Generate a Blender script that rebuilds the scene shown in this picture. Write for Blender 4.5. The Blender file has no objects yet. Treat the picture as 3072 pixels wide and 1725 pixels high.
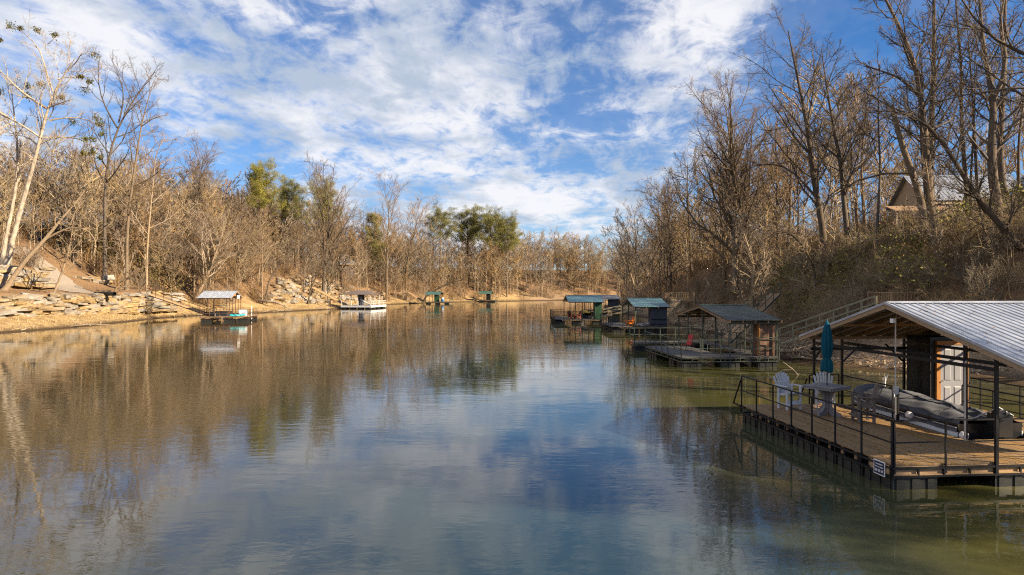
import bpy, bmesh, math, random
import numpy as np
from mathutils import Vector, Matrix
R = math.radians
random.seed(7)
rng = np.random.default_rng(7)
sc = bpy.context.scene
col = sc.collection

# ------------------------------------------------------------------ camera, sky, sun, exposure
CAM_H = 4.7
FPX = 2050.0            # focal length in photo pixels (photo 3072 wide)
HORIZ = 866.0
cam = bpy.data.cameras.new('camera')
cam.sensor_width = 36.0
cam.lens = FPX / 3072 * 36
cam.shift_y = (HORIZ - 862.5) / 3072
cam.clip_end = 4000
camo = bpy.data.objects.new('camera', cam)
col.objects.link(camo)
camo.location = (0, 0, CAM_H)
camo.rotation_euler = (R(90), 0, 0)
sc.camera = camo

SUN_EL = R(27)
SUN_AZ = math.atan2(0.92, -0.38)      # clockwise from +Y, direction towards the sun
SUN_DIR = Vector((math.sin(SUN_AZ) * math.cos(SUN_EL), math.cos(SUN_AZ) * math.cos(SUN_EL), math.sin(SUN_EL)))
sun = bpy.data.lights.new('sun', 'SUN')
sun.energy = 5.0
sun.angle = R(0.5)
sun.color = (1.0, 0.82, 0.57)
suno = bpy.data.objects.new('sun', sun)
col.objects.link(suno)
suno.rotation_euler = (-SUN_DIR).to_track_quat('-Z', 'Y').to_euler()
suno.location = (60, -30, 60)

w = bpy.data.worlds.new('World')
sc.world = w
w.use_nodes = True
nt = w.node_tree
nt.nodes.clear()
def N(t, **kw):
    n = nt.nodes.new(t)
    for k, v in kw.items():
        if k.startswith('i_'):
            n.inputs[int(k[2:]) if k[2:].isdigit() else k[2:]].default_value = v
        else:
            setattr(n, k, v)
    return n
def LK(a, b): nt.links.new(a, b)
def MA(op, a, b=None, c=None, clamp=False):
    n = nt.nodes.new('ShaderNodeMath'); n.operation = op; n.use_clamp = clamp
    for i, v in enumerate((a, b, c)):
        if v is None: continue
        if isinstance(v, (int, float)): n.inputs[i].default_value = v
        else: nt.links.new(v, n.inputs[i])
    return n.outputs[0]
def SS(x, e0, e1):
    n = nt.nodes.new('ShaderNodeMapRange'); n.interpolation_type = 'SMOOTHSTEP'
    nt.links.new(x, n.inputs[0]); n.inputs[1].default_value = e0; n.inputs[2].default_value = e1
    return n.outputs[0]
sky = N('ShaderNodeTexSky', sky_type='NISHITA', sun_disc=False, sun_elevation=SUN_EL, sun_rotation=SUN_AZ,
        altitude=200, air_density=1.0, dust_density=0.1, ozone_density=3.2)
hs = N('ShaderNodeHueSaturation'); hs.inputs['Saturation'].default_value = 1.14; hs.inputs['Value'].default_value = 0.85
tint = N('ShaderNodeMix', data_type='RGBA', blend_type='MULTIPLY'); tint.inputs[0].default_value = 1.0; tint.inputs[7].default_value = (0.84, 0.95, 1.16, 1)
LK(sky.outputs[0], tint.inputs[6]); LK(tint.outputs[2], hs.inputs['Color'])
tc = N('ShaderNodeTexCoord')
sep = N('ShaderNodeSeparateXYZ'); LK(tc.outputs['Generated'], sep.inputs[0])
zc = MA('MAXIMUM', MA('ADD', sep.outputs[2], 0.20), 0.05)
px = MA('DIVIDE', sep.outputs[0], zc)
py = MA('DIVIDE', sep.outputs[1], zc)
# cloud bands run towards azimuth about 5 degrees right of the view axis
ca, sa = math.cos(R(6)), math.sin(R(6))
al = MA('ADD', MA('MULTIPLY', px, sa), MA('MULTIPLY', py, ca))       # along the bands
ac = MA('SUBTRACT', MA('MULTIPLY', px, ca), MA('MULTIPLY', py, sa))  # across the bands
def cloud_noise(sx, sy, ox, oy, scale, detail, rough, dist):
    c = N('ShaderNodeCombineXYZ')
    LK(MA('ADD', MA('MULTIPLY', ac, sx), ox), c.inputs[0]); LK(MA('ADD', MA('MULTIPLY', al, sy), oy), c.inputs[1])
    n = N('ShaderNodeTexNoise'); n.inputs['Scale'].default_value = scale; n.inputs['Detail'].default_value = detail
    n.inputs['Roughness'].default_value = rough; n.inputs['Distortion'].default_value = dist
    LK(c.outputs[0], n.inputs['Vector'])
    return n.outputs['Fac']
big = cloud_noise(1.0, 0.60, 3.3, 1.4, 1.25, 4, 0.5, 0.35)
med = cloud_noise(1.5, 1.0, 9.7, 4.2, 2.6, 9, 0.60, 0.6)
puff = cloud_noise(1.15, 1.0, 2.9, 6.1, 8.0, 10, 0.66, 0.6)
fine = cloud_noise(1.5, 0.42, 1.7, 8.8, 5.5, 10, 0.70, 0.9)
dens = MA('ADD', MA('ADD', MA('MULTIPLY', big, 0.42), MA('MULTIPLY', med, 0.32)), MA('ADD', MA('MULTIPLY', puff, 0.32), MA('MULTIPLY', fine, 0.11)))
# the cloud field thins towards one side (a band edge lying along the wind)
dens = MA('SUBTRACT', dens, MA('MULTIPLY', SS(ac, 0.15, 0.6), 0.10))
dens = MA('ADD', dens, MA('MULTIPLY', SS(ac, 0.1, -1.2), 0.035))
cov = SS(dens, 0.515, 0.645)
cov = MA('ADD', MA('MULTIPLY', cov, 0.90), MA('MULTIPLY', SS(dens, 0.40, 0.52), 0.10))
cov = MA('MULTIPLY', cov, SS(sep.outputs[2], 0.0, 0.05))
thick = SS(MA('ADD', MA('MULTIPLY', cloud_noise(1.0, 1.0, 5.3, 2.2, 2.6, 6, 0.55, 0.3), 0.7), MA('MULTIPLY', puff, 0.32)), 0.44, 0.62)
cr = N('ShaderNodeMix', data_type='RGBA')
cr.inputs[6].default_value = (0.98, 0.975, 1.0, 1)
cr.inputs[7].default_value = (0.43, 0.53, 0.68, 1)
LK(MA('MULTIPLY', thick, 0.85), cr.inputs[0])
bg1 = N('ShaderNodeBackground'); bg1.inputs[1].default_value = 0.055; LK(hs.outputs[0], bg1.inputs[0])
bg2 = N('ShaderNodeBackground'); bg2.inputs[1].default_value = 0.37; LK(cr.outputs[2], bg2.inputs[0])
mx = N('ShaderNodeMixShader'); LK(MA('MULTIPLY', cov, 0.94), mx.inputs[0]); LK(bg1.outputs[0], mx.inputs[1]); LK(bg2.outputs[0], mx.inputs[2])
ow = N('ShaderNodeOutputWorld'); LK(mx.outputs[0], ow.inputs[0])

sc.view_settings.view_transform = 'Standard'
sc.view_settings.look = 'None'
sc.view_settings.gamma = 1.0
sc.view_settings.use_curve_mapping = False
sc.view_settings.exposure = 1.42
sc.cycles.use_denoising = False
sc.cycles.filter_width = 1.15
sc.cycles.sample_clamp_indirect = 4.0
sc.cycles.max_bounces = 6
sc.cycles.diffuse_bounces = 3
sc.cycles.glossy_bounces = 4
sc.cycles.transparent_max_bounces = 4
sc.cycles.caustics_reflective = False
sc.cycles.caustics_refractive = False

# ------------------------------------------------------------------ helpers
def X(u, Y): return (u - 1536.0) / FPX * Y
def Zv(v, Y): return CAM_H - (v - HORIZ) / FPX * Y
def P(u, v, Y): return Vector((X(u, Y), Y, Zv(v, Y)))

def mat(name, c, rough=0.7, metal=0.0, var=0.18, scale=6.0, stretch=None, rnd=0.0, bump=0.0, bscale=None, c2=None, spec=0.4, cscale=None):
    m = bpy.data.materials.new(name); m.use_nodes = True
    t = m.node_tree; b = t.nodes['Principled BSDF']
    b.inputs['Roughness'].default_value = rough; b.inputs['Metallic'].default_value = metal
    b.inputs['Specular IOR Level'].default_value = spec
    tcn = t.nodes.new('ShaderNodeTexCoord'); mp = t.nodes.new('ShaderNodeMapping')
    t.links.new(tcn.outputs['Object'], mp.inputs[0])
    if stretch: mp.inputs['Scale'].default_value = stretch
    n = t.nodes.new('ShaderNodeTexNoise'); n.inputs['Scale'].default_value = scale; n.inputs['Detail'].default_value = 6
    n.inputs['Roughness'].default_value = 0.65
    oi = t.nodes.new('ShaderNodeObjectInfo')
    va = t.nodes.new('ShaderNodeVectorMath'); va.operation = 'ADD'
    sc_ = t.nodes.new('ShaderNodeMath'); sc_.operation = 'MULTIPLY'; sc_.inputs[1].default_value = 37.0
    t.links.new(oi.outputs['Random'], sc_.inputs[0]); t.links.new(mp.outputs[0], va.inputs[0]); t.links.new(sc_.outputs[0], va.inputs[1])
    t.links.new(va.outputs[0], n.inputs['Vector'])
    rp = t.nodes.new('ShaderNodeMapRange'); rp.inputs[1].default_value = 0.3; rp.inputs[2].default_value = 0.7
    t.links.new(n.outputs['Fac'], rp.inputs[0])
    mixn = t.nodes.new('ShaderNodeMix'); mixn.data_type = 'RGBA'
    ca_ = tuple(max(0, x * (1 - var)) for x in c); cb_ = c2 if c2 else tuple(min(1, x * (1 + var)) for x in c)
    mixn.inputs[6].default_value = (*ca_, 1); mixn.inputs[7].default_value = (*cb_, 1)
    t.links.new(rp.outputs[0], mixn.inputs[0])
    out = mixn.outputs[2]
    if rnd:
        h = t.nodes.new('ShaderNodeHueSaturation')
        r1 = t.nodes.new('ShaderNodeMapRange'); r1.inputs[3].default_value = 1 - rnd; r1.inputs[4].default_value = 1 + rnd
        t.links.new(oi.outputs['Random'], r1.inputs[0]); t.links.new(r1.outputs[0], h.inputs['Value'])
        fr = t.nodes.new('ShaderNodeMath'); fr.operation = 'FRACT'
        ml = t.nodes.new('ShaderNodeMath'); ml.operation = 'MULTIPLY'; ml.inputs[1].default_value = 17.3
        t.links.new(oi.outputs['Random'], ml.inputs[0]); t.links.new(ml.outputs[0], fr.inputs[0])
        r2 = t.nodes.new('ShaderNodeMapRange'); r2.inputs[3].default_value = 1 - rnd; r2.inputs[4].default_value = 1 + rnd
        t.links.new(fr.outputs[0], r2.inputs[0]); t.links.new(r2.outputs[0], h.inputs['Saturation'])
        t.links.new(out, h.inputs['Color']); out = h.outputs[0]
    t.links.new(out, b.inputs['Base Color'])
    if bump:
        bn = t.nodes.new('ShaderNodeBump'); bn.inputs['Strength'].default_value = bump; bn.inputs['Distance'].default_value = 0.02
        if bscale:
            n2 = t.nodes.new('ShaderNodeTexNoise'); n2.inputs['Scale'].default_value = bscale; n2.inputs['Detail'].default_value = 5
            t.links.new(mp.outputs[0], n2.inputs['Vector']); t.links.new(n2.outputs['Fac'], bn.inputs['Height'])
        else:
            t.links.new(n.outputs['Fac'], bn.inputs['Height'])
        t.links.new(bn.outputs[0], b.inputs['Normal'])
    return m

M = {}
M['bark'] = mat('bark_grey_brown', (0.155, 0.115, 0.075), 0.9, var=0.4, scale=9, stretch=(1, 1, .25), rnd=.22, bump=.6, spec=.15)
M['bark_dark'] = mat('bark_dark', (0.105, 0.083, 0.064), 0.9, var=0.4, scale=9, stretch=(1, 1, .25), rnd=.2, bump=.6, spec=.15)
M['bark_pale'] = mat('bark_pale_sycamore', (0.27, 0.215, 0.16), 0.8, var=0.4, scale=2.2, stretch=(1, 1, .5), c2=(0.52, 0.45, 0.36), bump=.3, spec=.2)
M['bark_tan'] = mat('bark_tan', (0.26, 0.19, 0.12), 0.9, var=0.35, scale=8, stretch=(1, 1, .25), rnd=.22, bump=.5, spec=.15)
M['twig'] = mat('twigs_tan', (0.26, 0.19, 0.13), 0.9, var=0.3, scale=.5, rnd=.25, spec=.1)
M['twig_dark'] = mat('twigs_dark', (0.15, 0.115, 0.082), 0.9, var=0.3, scale=.5, rnd=.2, spec=.1)
M['twig_pale'] = mat('twigs_pale', (0.34, 0.27, 0.19), 0.9, var=0.3, scale=.5, spec=.1)
M['brush'] = mat('brush_twigs', (0.235, 0.155, 0.095), 0.9, var=0.45, scale=.22, c2=(.37, .265, .165), rnd=.30, spec=.1)
M['brush_grey'] = mat('brush_twigs_grey', (0.24, 0.175, 0.108), 0.9, var=0.45, scale=.3, c2=(.43, .335, .21), rnd=.25, spec=.1)
M['leaf_dry'] = mat('dry_leaves', (0.19, 0.10, 0.05), 0.85, var=0.4, scale=.8, c2=(.32, .18, .08), spec=.2)
M['leaf_green'] = mat('evergreen_brush', (0.11, 0.11, 0.026), 0.7, var=0.4, scale=.8, c2=(.24, .21, .045), spec=.2)
M['needle'] = mat('pine_needles', (0.16, 0.16, 0.04), 0.75, var=0.45, scale=.35, c2=(.33, .30, .075), rnd=.18, spec=.2)
M['mistletoe'] = mat('mistletoe', (0.09, 0.085, 0.022), 0.75, var=0.3, scale=2, spec=.2)
M['steel'] = mat('black_painted_steel', (0.009, 0.009, 0.011), 0.5, 0.0, var=.4, scale=12, spec=.25)
M['steel_green'] = mat('dark_green_steel', (0.035, 0.055, 0.042), 0.5, 0.0, var=.4, scale=10, c2=(.09, .10, .075))
M['steel_rust'] = mat('rusty_steel', (0.10, 0.052, 0.030), 0.8, 0.1, var=.4, scale=10)
M['steel_tan'] = mat('olive_tan_painted_steel', (0.25, 0.23, 0.145), 0.6, 0.1, var=.25, scale=8)
M['steel_white'] = mat('white_painted_steel', (0.72, 0.72, 0.72), 0.5, 0, var=.08, scale=5)
M['galv'] = mat('galvanised_conduit', (0.55, 0.56, 0.58), 0.4, 0.6, var=.1, scale=10)
M['roof_white'] = mat('galvalume_roof', (0.33, 0.365, 0.43), 0.42, 0.25, var=.28, scale=1.6, stretch=(2.2, .5, .5), c2=(.50, .53, .59), spec=.5)
M['roof_green_shaded'] = mat('shaded_green_metal_roof', (0.013, 0.026, 0.025), 0.4, 0.0, var=.35, scale=1.2, c2=(.03, .04, .042), spec=.4)  # green darkened to stand for roof slopes in shade
M['roof_green'] = mat('green_metal_roof', (0.035, 0.10, 0.08), 0.42, 0.0, var=.25, scale=1.5, c2=(.07, .15, .125), spec=.5)
M['roof_teal'] = mat('blue_green_metal_roof', (0.07, 0.15, 0.165), 0.36, 0.1, var=.18, scale=1.5, spec=.6)
M['roof_brown'] = mat('brown_metal_roof', (0.145, 0.105, 0.085), 0.4, 0.1, var=.15, scale=1.5, spec=.5)
M['roof_grey'] = mat('grey_shingles', (0.22, 0.22, 0.23), 0.8, 0, var=.2, scale=5)
M['roof_slate'] = mat('blue_grey_metal_roof', (0.24, 0.26, 0.31), 0.5, 0.1, var=.12, scale=2)
M['roof_red'] = mat('red_brick_roof', (0.30, 0.10, 0.055), 0.8, 0, var=.2, scale=5)
M['deck'] = mat('weathered_deck_boards', (0.23, 0.145, 0.070), 0.75, 0, var=.30, scale=4, stretch=(8, .6, 8), rnd=.16, bump=.25, spec=.25)
M['deck_grey'] = mat('grey_deck_boards', (0.115, 0.105, 0.10), 0.8, 0, var=.25, scale=4, stretch=(1, 6, 6), spec=.25)
M['lumber'] = mat('treated_lumber', (0.34, 0.225, 0.125), 0.8, 0, var=.3, scale=5, stretch=(.5, 4, 4), rnd=.1, bump=.15)
M['lumber_dark'] = mat('roof_framing_lumber', (0.25, 0.155, 0.085), 0.8, 0, var=.3, scale=5, stretch=(4, .6, 4), rnd=.12)
M['cedar'] = mat('orange_cedar_trim', (0.36, 0.155, 0.035), 0.7, 0, var=.25, scale=6, stretch=(6, 6, .6))
M['plywood'] = mat('reddish_plywood', (0.14, 0.078, 0.050), 0.8, 0, var=.4, scale=2.2, stretch=(3, 3, .7), bump=.2)
M['siding_black'] = mat('black_corrugated_siding', (0.016, 0.016, 0.016), 0.5, 0.2, var=.3, scale=4)
M['siding_grey'] = mat('slate_grey_boards', (0.060, 0.066, 0.085), 0.85, 0, var=.35, scale=3, stretch=(7, 7, .5), bump=.3)
M['siding_green'] = mat('dark_green_siding', (0.018, 0.060, 0.030), 0.6, 0, var=.25, scale=3)
M['siding_tan'] = mat('tan_board_siding', (0.40, 0.31, 0.215), 0.8, 0, var=.12, scale=3, stretch=(5, 5, .5))
M['siding_white'] = mat('pale_siding', (0.55, 0.53, 0.50), 0.8, 0, var=.1, scale=3)
M['siding_blue'] = mat('dark_blue_siding', (0.035, 0.05, 0.08), 0.7, 0, var=.2, scale=3)
M['trim_white'] = mat('white_trim', (0.78, 0.78, 0.78), 0.5, 0, var=.06, scale=4)
M['door'] = mat('grey_white_door', (0.25, 0.255, 0.285), 0.5, 0, var=.06, scale=4)
M['glass'] = mat('dark_window_glass', (0.02, 0.025, 0.03), 0.08, 0, var=.1, scale=2, spec=.8)
M['plastic_black'] = mat('black_plastic_float', (0.010, 0.011, 0.014), 0.5, 0, var=.5, scale=3, c2=(.030, .031, .026), spec=.4)
M['resin'] = mat('grey_white_resin', (0.50, 0.52, 0.57), 0.55, 0, var=.08, scale=4)
M['resin_tan'] = mat('weathered_grey_tan_wood', (0.15, 0.12, 0.105), 0.75, 0, var=.3, scale=6, stretch=(2, 2, 2))
M['table'] = mat('grey_table_resin', (0.20, 0.195, 0.21), 0.6, 0, var=.15, scale=4)
M['teal'] = mat('teal_canvas', (0.008, 0.088, 0.135), 0.85, 0, var=.25, scale=5, stretch=(2, 2, .5), bump=.2, spec=.15)
M['canvas'] = mat('grey_canvas', (0.105, 0.11, 0.13), 0.9, 0, var=.3, scale=2.0, bump=.35, bscale=5, spec=.15)
M['canvas_olive'] = mat('olive_canvas', (0.12, 0.115, 0.06), 0.9, 0, var=.2, scale=2)
M['canvas_yellow'] = mat('yellow_canvas', (0.55, 0.43, 0.12), 0.9, 0, var=.2, scale=2)
M['boat_white'] = mat('white_gelcoat', (0.68, 0.70, 0.72), 0.25, 0, var=.06, scale=2, spec=.6)
M['boat_black'] = mat('black_gelcoat', (0.018, 0.018, 0.02), 0.25, 0, var=.2, scale=2, spec=.6)
M['rubber'] = mat('black_rubber', (0.015, 0.015, 0.015), 0.6, 0, var=.2, scale=4)
M['bumper'] = mat('white_bumper', (0.70, 0.68, 0.68), 0.5, 0, var=.1, scale=5)
M['turquoise'] = mat('turquoise_plastic', (0.015, 0.42, 0.50), 0.35, 0, var=.1, scale=3, spec=.5)
M['red'] = mat('red_sling_fabric', (0.42, 0.022, 0.022), 0.6, 0, var=.12, scale=5)
M['red_brown'] = mat('dark_red_painted_wood', (0.19, 0.035, 0.025), 0.6, 0, var=.2, scale=5)
M['orange'] = mat('orange_plastic', (0.75, 0.13, 0.012), 0.45, 0, var=.2, scale=4, c2=(.85, .24, .02))
M['blue_plastic'] = mat('blue_plastic', (0.05, 0.20, 0.45), 0.4, 0, var=.1, scale=3)
M['navy'] = mat('navy_sign', (0.012, 0.016, 0.065), 0.4, 0, var=.1, scale=3)
M['stone'] = mat('ledge_stone', (0.23, 0.16, 0.088), 0.9, 0, var=.6, scale=2.4, c2=(.40, .30, .18), rnd=.22, bump=.7, bscale=5, spec=.2)
M['stone_grey'] = mat('grey_ledge_stone', (0.22, 0.19, 0.155), 0.9, 0, var=.5, scale=2.4, c2=(.38, .335, .28), rnd=.2, bump=.7, bscale=5, spec=.2)
M['driftwood'] = mat('driftwood', (0.30, 0.225, 0.15), 0.9, 0, var=.4, scale=3, stretch=(1, 1, 1), rnd=.25, bump=.3)
M['pipe'] = mat('black_drain_pipe', (0.018, 0.020, 0.020), 0.5, 0, var=.2, scale=3)

class MB:
    def __init__(s): s.v = []; s.f = []
    def poly(s, vs, fs):
        o = len(s.v); s.v += [tuple(x) for x in vs]; s.f += [tuple(i + o for i in f) for f in fs]; return s
    def box(s, c, d, rot=None):
        hx, hy, hz = d[0] / 2, d[1] / 2, d[2] / 2
        vs = [Vector((x, y, z)) for z in (-hz, hz) for y in (-hy, hy) for x in (-hx, hx)]
        if rot is not None: vs = [rot @ v for v in vs]
        c = Vector(c)
        return s.poly([v + c for v in vs], [(0, 2, 3, 1), (4, 5, 7, 6), (0, 1, 5, 4), (2, 6, 7, 3), (0, 4, 6, 2), (1, 3, 7, 5)])
    def b2(s, x0, x1, y0, y1, z0, z1): return s.box(((x0 + x1) / 2, (y0 + y1) / 2, (z0 + z1) / 2), (x1 - x0, y1 - y0, z1 - z0))
    def bar(s, p0, p1, w, h=None, up=(0, 0, 1)):
        h = w if h is None else h
        p0 = Vector(p0); p1 = Vector(p1); t = (p1 - p0)
        L = t.length; t.normalize(); up = Vector(up)
        if abs(t.dot(up)) > .98: up = Vector((0, 1, 0))
        sx = t.cross(up).normalized(); uz = sx.cross(t).normalized()
        rot = Matrix((sx, t, uz)).transposed()
        return s.box((p0 + p1) / 2, (w, L, h), rot)
    def tube(s, pts, r, n=6, cap=True):
        pts = [Vector(p) for p in pts]; m = len(pts)
        rs = r if isinstance(r, (list, tuple)) else [r] * m
        o = len(s.v)
        md = (pts[-1] - pts[0]).normalized() if (pts[-1] - pts[0]).length > 1e-6 else Vector((0, 0, 1))
        ref = Vector((0, 0, 1)) if abs(md.z) < .8 else Vector((1, 0, 0))
        for i, p in enumerate(pts):
            t = (pts[min(i + 1, m - 1)] - pts[max(i - 1, 0)]).normalized()
            e1 = t.cross(ref).normalized(); e2 = t.cross(e1)
            for k in range(n):
                a = 2 * math.pi * k / n
                s.v.append(tuple(p + (e1 * math.cos(a) + e2 * math.sin(a)) * rs[i]))
        for i in range(m - 1):
            for k in range(n):
                k2 = (k + 1) % n
                s.f.append((o + i * n + k, o + i * n + k2, o + (i + 1) * n + k2, o + (i + 1) * n + k))
        if cap:
            s.f.append(tuple(o + k for k in range(n - 1, -1, -1))); s.f.append(tuple(o + (m - 1) * n + k for k in range(n)))
        return s
    def build(s, name, m, parent=None, smooth=False, loc=None):
        me = bpy.data.meshes.new(name)
        me.from_pydata(s.v, [], s.f); me.materials.append(m)
        if smooth: me.polygons.foreach_set('use_smooth', [True] * len(me.polygons))
        o = bpy.data.objects.new(name, me); col.objects.link(o); o.parent = parent
        if loc is not None: o.location = loc
        return o

def mesh_np(name, V, Q, m, mats=None, mi=None, smooth=False):
    me = bpy.data.meshes.new(name)
    V = np.ascontiguousarray(V, dtype=np.float32); Q = np.ascontiguousarray(Q, dtype=np.int32)
    k = Q.shape[1]
    me.vertices.add(len(V)); me.vertices.foreach_set('co', V.ravel())
    me.loops.add(Q.size); me.loops.foreach_set('vertex_index', Q.ravel())
    me.polygons.add(len(Q)); me.polygons.foreach_set('loop_start', np.arange(0, Q.size, k, dtype=np.int32))
    for x in (mats or [m]): me.materials.append(x)
    if mi is not None: me.polygons.foreach_set('material_index', np.asarray(mi, dtype=np.int32))
    if smooth: me.polygons.foreach_set('use_smooth', np.ones(len(Q), dtype=bool))
    me.update(calc_edges=True); me.validate()
    return me
def obj(name, me, parent=None, loc=None):
    o = bpy.data.objects.new(name, me); col.objects.link(o); o.parent = parent
    if loc is not None: o.location = loc
    return o
def tag(o, label=None, cat=None, group=None, kind=None):
    if label: o['label'] = label
    if cat: o['category'] = cat
    if group: o['group'] = group
    if kind: o['kind'] = kind
    return o
def empty(name, loc=(0, 0, 0), rz=0.0):
    o = bpy.data.objects.new(name, None); col.objects.link(o); o.location = loc; o.rotation_euler = (0, 0, rz)
    o.empty_display_size = .2
    return o
KIDS = {}
def copy_tree(o, parent=None, lvl=0):
    c = o.copy(); col.objects.link(c); c.parent = parent
    for ch in [x for x in o.children]: copy_tree(ch, c, lvl + 1)
    return c
# ------------------------------------------------------------------ terrain and water
SL = np.array([(-60, -300), (-58, -60), (-56, 20), (-55, 60), (-54, 72), (-53, 82), (-54, 95), (-56, 110), (-54, 124), (-48, 132), (-46, 140), (-40, 161),
               (-37, 185), (-35, 205), (-25, 230), (-6, 253), (19, 271), (60, 290), (120, 300), (240, 320), (500, 340)], float)
SR = np.array([(38, -300), (30, -60), (26, -15), (24.5, 4), (23.6, 17), (23.4, 28), (24.6, 34.3), (23, 37.0), (20.8, 38.5), (17.6, 42), (17.8, 46), (19.6, 53), (20.5, 70), (21, 90), (21, 110),
               (20, 130), (21.5, 160), (26, 195), (36, 225), (60, 246), (120, 262), (240, 282), (500, 300)], float)
WALL1 = np.array([(-61.2, 58), (-61, 70), (-60.6, 84), (-61, 96), (-60.4, 105), (-58.8, 112), (-57.6, 116)], float)
WALL2 = np.array([(-69.8, 70), (-69.5, 80), (-69, 90), (-66.9, 98)], float)
RIV = np.vstack([SL, SR[::-1]])
def seg_dist(px, py, line):
    best = np.full(px.shape, 1e9)
    for (x0, y0), (x1, y1) in zip(line[:-1], line[1:]):
        dx, dy = x1 - x0, y1 - y0
        t = np.clip(((px - x0) * dx + (py - y0) * dy) / (dx * dx + dy * dy), 0, 1)
        best = np.minimum(best, np.hypot(px - x0 - t * dx, py - y0 - t * dy))
    return best
def in_river(px, py):
    ins = np.zeros(px.shape, bool)
    n = len(RIV); j = n - 1
    for i in range(n):
        xi, yi = RIV[i]; xj, yj = RIV[j]
        c = ((yi > py) != (yj > py)) & (px < (xj - xi) * (py - yi) / ((yj - yi) if yj != yi else 1e-9) + xi)
        ins ^= c; j = i
    return ins
def sstep(x, a, b):
    t = np.clip((x - a) / (b - a), 0, 1); return t * t * (3 - 2 * t)
_nr = np.random.default_rng(3)
_wv = [(_nr.uniform(.02, .9) , _nr.uniform(0, 6.28), _nr.uniform(0, 6.28)) for _ in range(26)]
def wob(x, y):
    s = np.zeros(np.shape(x))
    for k, a, ph in _wv: s = s + np.sin(k * (x * math.cos(a) + y * math.sin(a)) + ph) * (.10 / (0.22 + k))
    return s
def height(x, y):
    x = np.asarray(x, float); y = np.asarray(y, float)
    dl = seg_dist(x, y, SL); dr = seg_dist(x, y, SR)
    ins = in_river(x, y)
    d = np.minimum(dl, dr)
    left = dl < dr
    hl = np.interp(d, [0, 2, 6, 10, 16, 24, 40, 70, 120, 300], [0, .35, 1.0, 2.3, 6.0, 10.2, 15.5, 19.5, 21, 21])
    # terrace held up by the ledge-stone wall on the left bank
    wz = sstep(y, 58, 66) * (1 - sstep(y, 114.5, 119))
    sd = np.interp(y, WALL1[:, 1], WALL1[:, 0]) - x
    sd2 = np.interp(y, WALL2[:, 1], WALL2[:, 0]) - x
    ht = np.where(sd < 0, np.minimum(.19 * d, 1.3), np.interp(sd, [0, .5, 6, 9, 22, 40, 90], [1.2, 3.95, 4.6, 5.2, 10.5, 15.5, 20]))
    ht = ht + 2.2 * np.interp(sd2, [0, .5, 8, 20], [0, 1, .9, .2]) * (1 - sstep(y, 97, 100.5))
    hl = hl * (1 - wz) + ht * wz
    hl = hl * (1 - .28 * sstep(y, 215, 265))
    hr = np.interp(d, [0, 1.5, 3.2, 6, 11, 20, 40, 90, 300], [0, .25, .6, 3.2, 8.4, 10.4, 12, 14, 15])
    hr = hr * (0.30 + .70 * sstep(y, 22, 42)) * (1 - .35 * sstep(y, 90, 160))
    h = np.where(left, hl, hr)
    amp = np.clip(d / 8, .2, 1.0)
    h = h + np.sin(x * 1.9 + 1.3 * np.sin(y * .7)) * np.sin(y * 1.6 + x * .5) * .10 * np.clip(d / 2.5, 0, 1)
    h = h + wob(x, y) * .55 * amp * np.where(left, 1 - .7 * wz, 1)
    return np.where(ins, -np.minimum(2.6, .28 * d) , np.maximum(h, -.04 + .03 * np.minimum(d, 3)))
def axis(lo, hi, fine0, fine1, step):
    a = list(np.arange(fine0, fine1 + .01, step))
    v, s = fine0, step
    while v > lo: s *= 1.45; v -= s; a.insert(0, v)
    v, s = fine1, step
    while v < hi: s *= 1.45; v += s; a.append(v)
    return np.array(a)
gx = axis(-1800, 1800, -92, 48, 0.9); gy = axis(-600, 2500, 12, 300, 1.15)
GX, GY = np.meshgrid(gx, gy)
GZ = height(GX, GY)
nx, ny = len(gx), len(gy)
def ginterp(G, x, y):
    i = np.clip(np.searchsorted(gx, x) - 1, 0, nx - 2); j = np.clip(np.searchsorted(gy, y) - 1, 0, ny - 2)
    fx = (x - gx[i]) / (gx[i + 1] - gx[i]); fy = (y - gy[j]) / (gy[j + 1] - gy[j])
    return (G[j, i] * (1 - fx) + G[j, i + 1] * fx) * (1 - fy) + (G[j + 1, i] * (1 - fx) + G[j + 1, i + 1] * fx) * fy
GDL = seg_dist(GX, GY, SL); GDR = seg_dist(GX, GY, SR)
def ground(x, y): return ginterp(GZ, np.asarray(x, float), np.asarray(y, float))
def hz(x, y): return float(ground(x, y))
def bank(x, y):
    """(in the river?, distance to the left shore, distance to the right shore)"""
    return ginterp(GZ, x, y) <= 0, ginterp(GDL, x, y), ginterp(GDR, x, y)
def base(u, v, y0=20.0, y1=330.0):
    """first place where the sight line through a photo pixel meets the land"""
    Ys = np.arange(y0, y1, .5); xs = (u - 1536) / FPX * Ys; zs = CAM_H - (v - HORIZ) / FPX * Ys
    hh = ground(xs, Ys); k = np.argmax(hh >= zs)
    if hh[k] < zs[k]: k = len(Ys) - 1
    return Vector((xs[k], Ys[k], hh[k]))

idx = np.arange(nx * ny).reshape(ny, nx)
quads = np.stack([idx[:-1, :-1], idx[:-1, 1:], idx[1:, 1:], idx[1:, :-1]], -1).reshape(-1, 4)

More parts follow.
